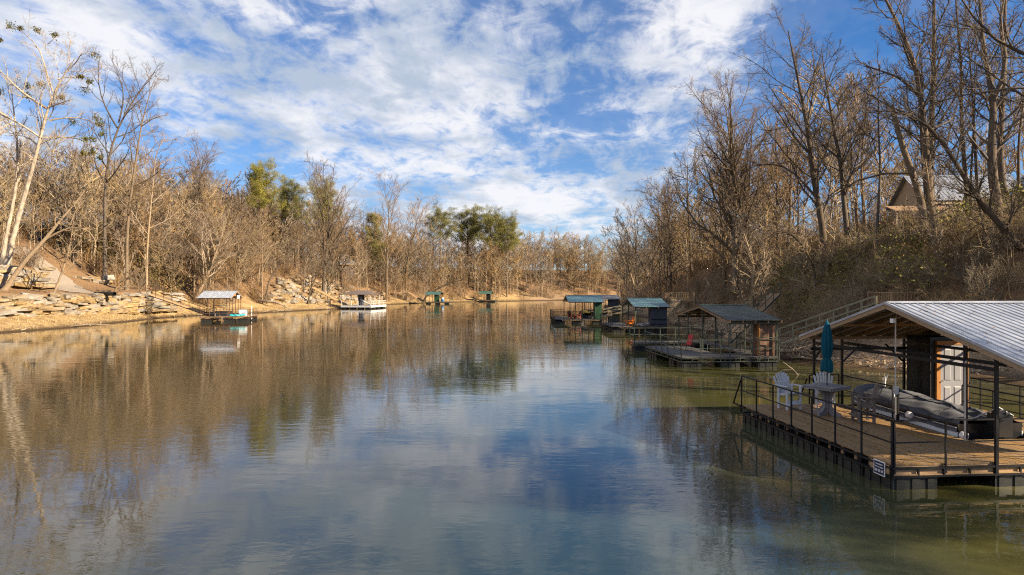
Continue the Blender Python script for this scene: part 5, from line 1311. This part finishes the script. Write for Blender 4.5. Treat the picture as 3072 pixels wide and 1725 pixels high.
for (u, Y, vt, tp, sx, lab) in ((779, 165, 517, 0, .95, 'tall olive-green pine behind the woods above the boulder slope'), (870, 182, 562, 0, .95, 'dark green pine left of the wide bare tree'), (975, 196, 568, 0, .95, 'pine seen through the branches of the wide bare tree'),
                           (1320, 262, 643, 1, 1.15, 'green pine with a rounded top, leftmost of the three far pines'), (1406, 268, 648, 0, 1.2, 'green pine in the middle of the three far pines'), (1475, 266, 650, 1, 1.2, 'large bushy green pine, rightmost of the three far pines'),
                           (1520, 268, 672, 1, 1.0, 'green pine crown merging with the right side of the large bushy pine'), (1126, 228, 645, 2, .9, 'small narrow conifer beside the fan-shaped bare tree')):
    x = X(u, Y); z = hz(x, Y); top = Zv(vt, Y); t = PINES[tp]; e = place(t, x, Y, top - z, random.uniform(0, 6), lab, 'evergreen pines among the bare woods', 'pine_tree'); e.scale = (e.scale[2] * sx,) * 2 + (e.scale[2],)

# filler woods: every tree its own object
HOUSES = [(38, 60, 10), (45, 112, 9), (-52, 216, 4), (-66, 180, 4), (-79, 116, 7)]
BP = np.array([(p.x, p.y) for p in BPTS])
def woods(n, xr, yr, dr, mind, seed, side, templ, hr, lab, grp, cone=.80, pw=.9):
    r_ = random.Random(seed); pts = []; tries = 0
    while len(pts) < n and tries < 6000:
        tries += 1
        x, y = r_.uniform(*xr), r_.uniform(*yr)
        if abs(x) > cone * y + 3: continue
        wet, dl, dr_ = bank(x, y)
        if wet: continue
        d = dl if side == 'L' else dr_
        if (dl < dr_) != (side == 'L') or not (dr[0] < d < dr[1]): continue
        if r_.random() > (1 - (d - dr[0]) / (dr[1] - dr[0])) ** pw + .12: continue
        if side == 'L' and y < 121 and d < 26: continue
        if any(math.hypot(x - a, y - b) < c for a, b, c in HOUSES): continue
        if side == 'L' and np.min(np.hypot(BP[:, 0] - x, BP[:, 1] - y)) < 1.2: continue
        if any(math.hypot(x - a, y - b) < mind for a, b in pts): continue
        pts.append((x, y))
    for i, (x, y) in enumerate(pts):
        t = templ[r_.randrange(len(templ))]
        place(t, x, y, r_.uniform(*hr) * (.8 if t[0] == 'broad' else 1), r_.uniform(0, 6.3), lab, grp, tilt=(r_.gauss(0, .05), r_.gauss(0, .05)))
    return len(pts)
nl = woods(105, (-120, -20), (100, 232), (8, 60), 4.6, 31, 'L', TPL_TAN + TPL + TPL_DARK, (11, 21), 'bare brown tree in the woods on the left bank', 'woods on the left bank')
nf = woods(85, (-75, 90), (205, 345), (6, 50), 4.8, 32, 'L', TPL_TAN + TPL + TPL_DARK, (10, 17.5), 'bare tree in the far woods at the river bend', 'far woods at the river bend')
nr = woods(62, (20, 75), (56, 235), (5, 42), 4.2, 33, 'R', TPL_DARK + TPL, (13, 21), 'bare tree in the woods on the right bank', 'woods on the right bank')
# trees downriver on the right bank, outside the picture, that shade the near dock
for i, (x, y, h) in enumerate(((37, 22, 17), (43, 27, 18), (52, 20, 20), (36, 32, 15), (52, 33, 20), (34, -9, 15), (39, -14, 19))):
    place(TPL_DARK[i % 9], x, y, h, i * 1.3, 'bare tree downriver on the right bank beyond the near dock', 'trees downriver on the right bank')

place(PINES[1], 36, 3.4, 18, 1.0, 'unseen green pine added downriver to shade the near dock', 'trees downriver on the right bank', 'pine_tree')  # pine added out of view to throw shade on the front deck

for i, (x, y, h) in enumerate(((31.5, 52, 15), (33.2, 54, 17), (35.4, 52.5, 14), (37.3, 54.5, 18), (39.2, 53, 15), (41.5, 55, 17), (29.5, 55, 16))):
    place(TPL_DARK[2 + 3 * (i % 3)], x, y, h, i * 1.7, 'slim bare tree standing in front of the tan house', 'slim trees in front of the tan house')

# undergrowth: countless stems, one mass per bank
def clump(g, stems, H, spread, n2, n3, tw, up=.05, droop=False):
    a = g.random(stems) * 6.28; r0 = spread * .35 * g.random(stems)
    tilt = g.uniform(.05, .55, stems)
    base_ = np.stack([r0 * np.cos(a), r0 * np.sin(a), np.full(stems, -.15)], 1)
    h = H * g.uniform(.5, 1.1, stems)
    k = 5; t = np.linspace(0, 1, k)[None, :, None]
    d = np.stack([np.sin(tilt) * np.cos(a), np.sin(tilt) * np.sin(a), np.cos(tilt)], 1)
    pts = base_[:, None, :] + d[:, None, :] * (h[:, None, None] * t)
    if droop: pts[..., 2] -= (t[..., 0] ** 2) * h[:, None] * .55; pts[..., :2] += (t ** 2) * d[:, None, :2] * h[:, None, None] * .6
    pts[:, 1:] += np.cumsum(g.normal(0, .06 * H / 4, (stems, k - 1, 3)), 1)
    rad = (.020 * tw * (1 - t[..., 0] * .65)) * np.ones((stems, 1))
    P2, R2 = children(g, pts, rad, n2, .2, .98, .42, (.4, 1.0), 4, up, .2, .006 * tw, rmax=.012 * tw)
    P3, R3 = children(g, P2, R2, n3, .15, 1.0, .5, (.4, 1.0), 3, up, .2, .004 * tw, rmax=.007 * tw)
    return cat([tubes(pts, rad, 3), tubes(P2, R2, 3), tubes(P3, R3, 3)]), np.concatenate([P3[:, -1], P2[:, -1]])
def scatter(name, label, pts, sources, seed):
    """one mass of undergrowth: the source plants repeated over many points by geometry nodes"""
    g = np.random.default_rng(seed); n = len(pts)
    pa = np.array(pts); V = np.stack([pa[:, 0], pa[:, 1], ground(pa[:, 0], pa[:, 1]) - .1], 1)
    me = bpy.data.meshes.new(name); me.vertices.add(n); me.vertices.foreach_set('co', V.astype(np.float32).ravel())
    rot = np.stack([g.normal(0, .07, n), g.normal(0, .07, n), g.uniform(0, 6.28, n)], 1)
    scl = np.stack([pa[:, 2] * g.uniform(.8, 1.25, n), pa[:, 2] * g.uniform(.8, 1.25, n), pa[:, 2] * g.uniform(.75, 1.25, n)], 1)
    for nm, arr, ty in (('rot', rot, 'FLOAT_VECTOR'), ('scl', scl, 'FLOAT_VECTOR')):
        at = me.attributes.new(nm, ty, 'POINT'); at.data.foreach_set('vector', arr.astype(np.float32).ravel())
    at = me.attributes.new('pick', 'INT', 'POINT'); at.data.foreach_set('value', g.integers(0, len(sources), n).astype(np.int32))
    o = obj(name, me)
    ng = bpy.data.node_groups.new(name, 'GeometryNodeTree')
    ng.interface.new_socket('Geometry', in_out='INPUT', socket_type='NodeSocketGeometry'); ng.interface.new_socket('Geometry', in_out='OUTPUT', socket_type='NodeSocketGeometry')
    gi = ng.nodes.new('NodeGroupInput'); go = ng.nodes.new('NodeGroupOutput'); ip = ng.nodes.new('GeometryNodeInstanceOnPoints'); jn = ng.nodes.new('GeometryNodeJoinGeometry')
    for so in sources:
        oi = ng.nodes.new('GeometryNodeObjectInfo'); oi.inputs['Object'].default_value = so; oi.inputs['As Instance'].default_value = True
        ng.links.new(oi.outputs['Geometry'], jn.inputs[0])
    def attr(nm, ty):
        a_ = ng.nodes.new('GeometryNodeInputNamedAttribute'); a_.data_type = ty; a_.inputs[0].default_value = nm; return a_.outputs[0]
    er = ng.nodes.new('FunctionNodeEulerToRotation'); ng.links.new(attr('rot', 'FLOAT_VECTOR'), er.inputs[0])
    ng.links.new(gi.outputs[0], ip.inputs['Points']); ng.links.new(jn.outputs[0], ip.inputs['Instance']); ip.inputs['Pick Instance'].default_value = True
    ng.links.new(attr('pick', 'INT'), ip.inputs['Instance Index']); ng.links.new(er.outputs[0], ip.inputs['Rotation']); ng.links.new(attr('scl', 'FLOAT_VECTOR'), ip.inputs['Scale'])
    ng.links.new(ip.outputs[0], go.inputs[0])
    md = o.modifiers.new('scatter', 'NODES'); md.node_group = ng
    return tag(o, label, kind='stuff')
def spots(n, xr, yr, dr, seed, side, smin, smax, cone=.82, skip=True, mind=0):
    r_ = random.Random(seed); out = []; tries = 0
    N_ = n * 14; xs = np.array([r_.uniform(*xr) for _ in range(N_)]); ys = np.array([r_.uniform(*yr) for _ in range(N_)])
    ins, dl, dr_ = bank(xs, ys)
    for x, y, i_, a, b in zip(xs, ys, ins, dl, dr_):
        if len(out) >= n: break
        if i_ or abs(x) > cone * y + 2 or (a < b) != (side == 'L'): continue
        d = a if side == 'L' else b
        if not dr[0] < d < dr[1]: continue
        if r_.random() > 1.05 - .6 * (d - dr[0]) / (dr[1] - dr[0]): continue
        if side == 'L' and y < 118 and d < 19: continue
        if side == 'L' and np.min(np.hypot(BP[:, 0] - x, BP[:, 1] - y)) < 1.6: continue
        if any(math.hypot(x - p, y - q) < c * .62 for p, q, c in HOUSES): continue
        if side == 'R' and y < 46.5 and x < 25.5 and seed not in (60,): continue
        out.append((x, y, r_.uniform(smin, smax)))
    return out
gb = np.random.default_rng(77)
def plant(name, VQ, m, x, y, label, cat_, grp, sc_=1.0):
    e = obj(name, mesh_np(name, VQ[0], VQ[1], None, mats=[M['twig_pale'], m], mi=VQ[2] if len(VQ) > 2 else np.ones(len(VQ[1]), int)), None, (x, y, hz(x, y) - .1)); e.scale = (sc_,) * 3
    return tag(e, label, cat_, grp)
def young(g, H, m_tw):
    TV, CV, _ = tree_parts(g, straight(g, H, .06, .05), .075, dict(n1=12, t1=.34, l1=.46, a1=(.55, 1.15), n2=6, n3=5, n4=2, up1=.06, tw=1.6, s0=5))
    V, Q = cat([TV, (CV[0], CV[1])]); return V, Q, np.r_[np.zeros(len(TV[1]), int), np.ones(len(CV[1]), int)]
sl_ = spots(16, (-60, -36), (124, 175), (9, 16), 59, 'L', 1, 1); sr_ = spots(14, (20, 32), (44, 80), (6, 14), 60, 'R', 1, 1)
LS = [plant('shrub', clump(gb, 10, 4.0, 2.4, 7, 4, 2.0)[0], M['brush'], *sl_[i][:2], 'leafless brown shrub at the foot of the left woods', 'shrub', 'shrubs at the foot of the left woods') for i in range(5)]
LT = [plant('young_tree', young(gb, 10, 1), M['brush'] if i % 2 else M['brush_grey'], *sl_[5 + i][:2], 'thin young bare tree at the front of the left woods', 'tree', 'young trees at the front of the left woods') for i in range(4)]
RS = [plant('shrub', (clump(gb, 16, 3.0, 2.6, 8, 5, 1.2) if i % 2 else clump(gb, 18, 3.8, 2.8, 8, 5, 1.15, up=-.15, droop=True))[0], M['brush_grey'], *sr_[i][:2], 'tangled grey-brown shrub on the steep right bank', 'shrub', 'shrubs on the steep right bank') for i in range(6)]
RT = [plant('young_tree', young(gb, 9, 1), M['brush_grey'], *sr_[7 + i][:2], 'thin young bare tree on the steep right bank', 'tree', 'young trees on the steep right bank') for i in range(3)]
scatter('undergrowth', 'tan-brown leafless brush covering the left bank', spots(640, (-120, -25), (92, 235), (7, 62), 61, 'L', .4, 1.2) + spots(340, (-60, 80), (205, 330), (4.5, 36), 62, 'L', .5, 1.25), LS, 1)
scatter('young_woods', 'thicket of thin young trees filling the left woods', spots(240, (-120, -25), (92, 240), (10, 62), 65, 'L', .6, 1.4) + spots(290, (-120, -25), (100, 240), (14, 80), 68, 'L', .9, 1.75) + spots(150, (-70, 40), (205, 345), (6, 48), 66, 'L', .7, 1.3) + spots(340, (-50, 110), (250, 350), (7, 60), 69, 'L', 1.0, 1.8), LT, 4)
scatter('undergrowth', 'grey-brown tangled brush and vines on the steep right bank', spots(250, (17, 62), (38, 110), (4.0, 26), 63, 'R', .45, 1.05) + spots(130, (19, 48), (34, 64), (3.5, 20), 75, 'R', .5, 1.05), RS, 2)
scatter('undergrowth', 'brown leafless brush along the farther right bank', spots(260, (17, 60), (80, 245), (3.5, 28), 64, 'R', .7, 1.2), LS, 3)
scatter('young_woods', 'thicket of thin young trees filling the right woods', spots(160, (18, 75), (58, 240), (6, 40), 67, 'R', .6, 1.3) + spots(40, (24, 75), (90, 200), (12, 45), 70, 'R', 1.3, 2.0), RT + LT, 5)
M['leaf_dark'] = mat('dark_olive_leaves', (0.045, 0.045, 0.016), 0.8, var=0.4, scale=.8, c2=(.13, .095, .035), spec=.15)
g = np.random.default_rng(88)
def leaf_stuff(name, label, sp, per, spread, size, m, zoff):
    C = []
    for x, y, s in sp: C.append((x, y, hz(x, y) + zoff * s))
    V, Q = leaf_quads(g, np.array(C), per, spread, size, .55)
    return tag(obj(name, mesh_np(name, V, Q, m)), label, kind='stuff')
leaf_stuff('evergreen_brush', 'patches of green evergreen brush among the bare thickets of the right bank', spots(14, (20, 50), (42, 75), (5, 20), 71, 'R', .5, 1.2) + [(35.5, 51, 1.2), (37.5, 50.5, 1.3), (39, 52, 1.2), (33.5, 49.5, 1), (36.5, 48.5, 1), (28, 47.5, .8), (31, 47, .8)], 420, (1.1, 1.1, .6), .12, M['leaf_green'], 1.3)
leaf_stuff('evergreen_brush', 'scattered green brush and cedars on the left bank', spots(16, (-90, -30), (120, 230), (12, 40), 72, 'L', .5, 1.4), 260, (1.2, 1.2, 1.3), .2, M['leaf_green'], 2.2)
leaf_stuff('withered_leaves', 'brown withered leaves hanging in the right bank thickets', spots(150, (18, 60), (40, 120), (4, 24), 73, 'R', .5, 1.6), 70, (1.1, 1.1, .8), .07, M['leaf_dry'], 1.4)
leaf_stuff('withered_leaves', 'brown withered leaves hanging in the left bank brush', spots(200, (-100, -20), (110, 260), (8, 40), 74, 'L', .5, 1.8), 60, (1.3, 1.3, 1.1), .14, M['leaf_dry'], 1.8)
leaf_stuff('evergreen_brush', 'dark evergreen thicket behind the gravel track on the left bank', [(r_x, r_y, 1.0) for r_x, r_y in [(-84, 126), (-80, 124), (-77, 128), (-73, 126), (-70, 129), (-67, 125), (-64, 128), (-75, 132), (-69, 134), (-82, 131)]], 700, (1.7, 1.7, 1.5), .2, M['leaf_dark'], 2.4)
# dry grass fringe by the left water's edge
C = []
r_ = random.Random(91)
while len(C) < 1700:
    y = r_.uniform(70, 262); d = abs(r_.gauss(2.2, 1.8)) + .3
    x0 = np.interp(y, SL[:, 1], SL[:, 0]); x = x0 - d * 1.1
    h = hz(x, y)
    if .12 < h < 2.2: C.append((x, y, h))
C = np.array(C); nb = 7
B0 = np.repeat(C, nb, axis=0) + g.normal(0, .12, (len(C) * nb, 3)) * np.array([1, 1, 0]); tip = B0 + np.stack([g.normal(0, .14, len(B0)), g.normal(0, .14, len(B0)), g.uniform(.15, .45, len(B0))], 1)
sd = nrmz(np.cross(tip - B0, g.normal(0, 1, B0.shape))) * .014
V = np.stack([B0 - sd, B0 + sd, tip + sd * .3, tip - sd * .3], 1).reshape(-1, 3)
M['drygrass'] = mat('dry_grass', (.40, .30, .155), .9, var=.4, scale=.6, spec=.1)
tag(obj('dry_grass', mesh_np('dry_grass', V, np.arange(len(V)).reshape(-1, 4), M['drygrass'])), 'fringe of dry tan grass along the left waterline', kind='stuff')

# driftwood and fallen logs
def log(label, pts, r, m='driftwood', grp='driftwood along the left waterline', name='driftwood_log'):
    p0 = Vector(pts[0]); k = len(pts); g_ = empty(name, p0)
    MB().tube([Vector(p) - p0 for p in pts], [r * (1 - .6 * i / (k - 1)) for i in range(k)], 8).build('trunk', M[m], g_, smooth=True)
    for j in range(3):
        a = Vector(pts[0]).lerp(Vector(pts[-1]), .3 + .22 * j) - p0
        MB().tube([a, a + Vector((random.uniform(-.6, .6), random.uniform(-.5, .3), random.uniform(.2, .7))), a + Vector((random.uniform(-1, 1), random.uniform(-.6, .6), random.uniform(.4, 1.1)))], [r * .4, r * .25, .015], 5).build('branch_stub', M[m], g_)
    return tag(g_, label, 'log', grp)
r_ = random.Random(44)
for i in range(16):
    y = r_.uniform(74, 168); x0 = float(np.interp(y, SL[:, 1], SL[:, 0])); L_ = r_.uniform(1.5, 4.5); a = r_.uniform(.6, 2.4)
    x = x0 - r_.uniform(-.4, 1.2); dx, dy = L_ * math.cos(a), L_ * math.sin(a)
    log('pale driftwood branch stranded at the left waterline', [(x, y, .12), (x + dx * .5, y + dy * .5, .22 + r_.uniform(0, .1)), (x + dx, y + dy, .16 + r_.uniform(0, .3))], r_.uniform(.06, .15))
p = base(800, 915, 110); log('long fallen trunk on the bank right of the white-roofed dock', [(p.x - 1, p.y - 2, p.z + .9), (p.x + 2.5, p.y - 1, p.z + .45), (p.x + 5.5, p.y - .5, .35)], .3)
r_ = random.Random(45)
for i in range(22):
    y = r_.uniform(40, 105); x0 = float(np.interp(y, SR[8:, 1], SR[8:, 0])); L_ = r_.uniform(1.2, 4.0); a = r_.gauss(1.4, .6)
    x = x0 + r_.uniform(.2, 2.6); dx, dy = L_ * math.cos(a), L_ * math.sin(a)
    log('weathered log stranded on the muddy right shore', [(x, y, hz(x, y) + .1), (x + dx * .5, y + dy * .5, hz(x + dx * .5, y + dy * .5) + .15), (x + dx, y + dy, hz(x + dx, y + dy) + .2)], r_.uniform(.05, .14), 'driftwood', 'driftwood on the muddy right shore')
for k, (u, v, lb) in enumerate(((2352, 1088, 'forked pale branch poking out of the water beyond the near dock chairs'), (2652, 1150, 'pale forked stick standing in the water beside the covered boat'))):
    Y = 30 if k else 37; p = P(u, v, Y); p.z = 0; s = empty('snag_branch', p)
    if k: MB().tube([(0, 0, -.3), (.02, 0, .5), (.05, 0, .85)], [.05, .045, .03], 6).build('stem', M['siding_white'], s); MB().tube([(.02, 0, .5), (.16, 0, .9)], [.03, .015], 5).build('fork', M['siding_white'], s)
    else: MB().tube([(.9, .2, -.1), (.5, 0, .3), (-.1, -.1, .75)], [.05, .04, .015], 6).build('stem', M['driftwood'], s); MB().tube([(.5, 0, .3), (.1, .3, .25), (-.2, .4, .1)], [.035, .025, .01], 5).build('fork', M['driftwood'], s)
    tag(s, lb, 'branch')
# leaves and pebbles strewn on the muddy right shore
C = []
r_ = random.Random(46)
while len(C) < 5200:
    y = r_.uniform(36, 110); x = r_.uniform(16, 34) if y < 44 else r_.uniform(17, 27)
    h = hz(x, y)
    if .12 < h < 3.5: C.append((x, y, h + .03))
V, Q = leaf_quads(g, np.array(C), 2, (.15, .15, .02), .13, .6)
tag(obj('fallen_leaves', mesh_np('fallen_leaves', V, Q, M['leaf_pale'] if 'leaf_pale' in M else mat('pale_fallen_leaves', (.36, .25, .15), .85, var=.5, scale=3, c2=(.6, .47, .33)))), 'pale fallen leaves strewn over the muddy right shore', kind='stuff')

# leaf litter blown onto the near dock
ln = []
r_ = random.Random(48); mt = Matrix.Translation(dk.location) @ Matrix.Rotation(dk.rotation_euler.z, 4, 'Z')
for i in range(420):
    if i < 170: x, y = r_.uniform(2.5, 7.8), r_.uniform(-1.1, 3.6); z = RZE + (RZR - RZE) * (y - RY0) / ((RY1 - RY0) / 2) + .035
    else: x, y = r_.uniform(.1, 3.6), r_.uniform(.1, 8.2); z = DZ + .012
    ln.append(mt @ Vector((x, y, z)))
V, Q = leaf_quads(g, np.array([tuple(p) for p in ln]), 1, (.05, .05, .0), .05, .6)
V[:, 2] = np.repeat(np.array([p.z for p in ln]), 4) + (V[:, 2] - np.repeat(np.array([p.z for p in ln]), 4)) * .25
tag(obj('fallen_leaves', mesh_np('fallen_leaves', V, Q, M['leaf_dry'])), 'brown leaves blown onto the near dock roof and deck', kind='stuff')
# ------------------------------------------------------------------ houses
def house(name, label, loc, rz, L, W, h, rise, wall, roof, wins=(), over=.4, chimney=False, panel=1.0, seam=.4, axis='x'):
    g = empty(name, loc, R(rz))
    board_wall(g, 0, L, 0, W, -6.0, h, wall, name='wall', w=.3, deep=.02)
    c = W / 2 if axis == 'x' else L / 2
    mb = MB()
    if axis == 'x':
        for x in (0.02, L - .02): MB().poly([(x, .02, h), (x, W - .02, h), (x, W / 2, h + rise - .03)], [(0, 1, 2)]).build('gable_wall', wall, g)
        roof_gable(g, -over, L + over, -over, W + over, h - rise * over / (W / 2), h + rise, roof, 'x', panel, seam, cap_m=roof)
    else:
        for y in (0.02, W - .02): MB().poly([(.02, y, h), (L - .02, y, h), (L / 2, y, h + rise - .03)], [(0, 1, 2)]).build('gable_wall', wall, g)
        roof_gable(g, -over, L + over, -over, W + over, h - rise * over / (L / 2), h + rise, roof, 'y', panel, seam, cap_m=roof)
        for s in (-1, 1):
            MB().bar((L / 2 + s * (L / 2 + over), -over - .03, h - rise * over / (L / 2) - .1), (L / 2, -over - .03, h + rise - .1), .04, .2).build('rake_board', M['trim_white'], g)
    MB().b2(-over, L + over, -over - .02, -over + .03, h - rise * .18 - .16, h - rise * .18).build('fascia', M['siding_tan'], g) if axis == 'x' else None
    for (x0, x1, z0, z1) in wins:
        w_ = MB(); w_.b2(x0 - .09, x1 + .09, -.05, -.012, z0 - .09, z0); w_.b2(x0 - .09, x1 + .09, -.05, -.012, z1, z1 + .09); w_.b2(x0 - .09, x0, -.05, -.012, z0, z1); w_.b2(x1, x1 + .09, -.05, -.012, z0, z1)
        w_.b2((x0 + x1) / 2 - .025, (x0 + x1) / 2 + .025, -.045, -.012, z0, z1)
        o = w_.build('window', M['trim_white'], g)
        MB().poly([(x0, -.025, z0), (x1, -.025, z0), (x1, -.025, z1), (x0, -.025, z1)], [(0, 1, 2, 3)]).build('pane', M['glass'], o)
    tag(g, label, 'house', 'houses among the trees'); return g
z0 = 10.3
h1 = house('house', 'tan board-sided house with pale metal roof on top of the right bank', (37.0, 61, z0), -6, 8.6, 7, 2.5, 2.5, M['siding_tan'], M['roof_slate'], [(1.0, 2.0, .9, 2.1), (3.2, 4.2, .9, 2.1), (6.0, 7.6, .3, 2.1)])
# cross gable towards the river, porch and deck, all one house
w2 = MB(); w2.b2(8.62, 13.2, -1.6, 6.4, -3, 3.2); w2.poly([(8.64, -1.58, 3.2), (13.18, -1.58, 3.2), (10.9, -1.58, 4.9)], [(0, 1, 2)]); w2.build('wing_wall', M['siding_tan'], h1)
roof_gable(h1, 8.2, 13.6, -2.1, 6.6, 2.95, 4.95, M['roof_slate'], 'y', 1.0, .4)
for s in (-1, 1): MB().bar((10.9 + s * 2.72, -2.12, 2.85), (10.9, -2.12, 4.86), .04, .2).build('rake_board', M['lumber'], h1)
for (x0, x1) in ((9.6, 10.5), (11.4, 12.3)):
    o = MB().b2(x0 - .08, x1 + .08, -1.66, -1.605, .8, 2.3).build('window', M['trim_white'], h1); MB().b2(x0, x1, -1.675, -1.662, .9, 2.2).build('pane', M['glass'], o)
boards(h1, 2.2, 8.2, -2.4, -.06, .0, M['lumber'], 'y', .3)
for i in range(25): MB().b2(2.25 + i * .24, 2.29 + i * .24, -2.38, -2.34, 0, .9).build('baluster', M['lumber'], h1)
mb = MB(); mb.bar((2.2, -2.36, .95), (8.2, -2.36, .95), .09, .05); mb.build('deck_rail', M['lumber'], h1)
for x in (2.4, 5.2, 8.0): MB().b2(x - .07, x + .07, -2.3, -2.16, -4, .95).build('deck_post', M['lumber'], h1)
MB().poly([(-3.6, -2.2, 1.2), (1.2, -2.2, 1.2), (1.2, -.1, 1.8), (-3.6, -.1, 1.8), (-3.6, -2.2, 1.12), (1.2, -2.2, 1.12), (1.2, -.1, 1.72), (-3.6, -.1, 1.72)], [(0, 1, 2, 3), (7, 6, 5, 4), (0, 4, 5, 1), (1, 5, 6, 2), (2, 6, 7, 3), (3, 7, 4, 0)]).build('porch_roof', M['lumber_dark'], h1)
for x in (-3.4, -1.2, 1.0): MB().b2(x - .07, x + .07, -2.1, -1.96, -3, 1.13).build('porch_post', M['siding_tan'], h1)
house('house', 'pale grey-roofed house half hidden behind trees in the middle of the right bank', (41, 112, hz(45, 112) + .8), 10, 10, 8, 2.2, 2.6, M['siding_white'], M['roof_slate'], [(1.5, 2.6, .8, 2.0), (5, 6.4, .8, 2.0)])
house('house', 'pale cabin with a long white eave in the left woods above the brown-roofed dock', (X(975, 212), 212, hz(X(985, 212), 212) + .6), 12, 8.5, 6, 2.3, .9, M['resin_tan'], M['roof_white'], [(1.0, 2.2, .8, 1.8), (4.5, 6.0, .8, 1.8)])
house('house', 'house with a reddish roof glimpsed through the left woods', (X(735, 180), 180, hz(X(745, 180), 180) + .8), 8, 6, 6, 2.2, 2.4, M['siding_tan'], M['roof_red'], [(1.5, 2.5, .8, 1.8)])
house('house', 'low dark blue cabin behind the trunks at the left edge', (X(86, 126), 126, hz(X(86, 126), 126) - .3), 20, 5.5, 4, 2.0, .6, M['siding_blue'], M['siding_blue'], [])
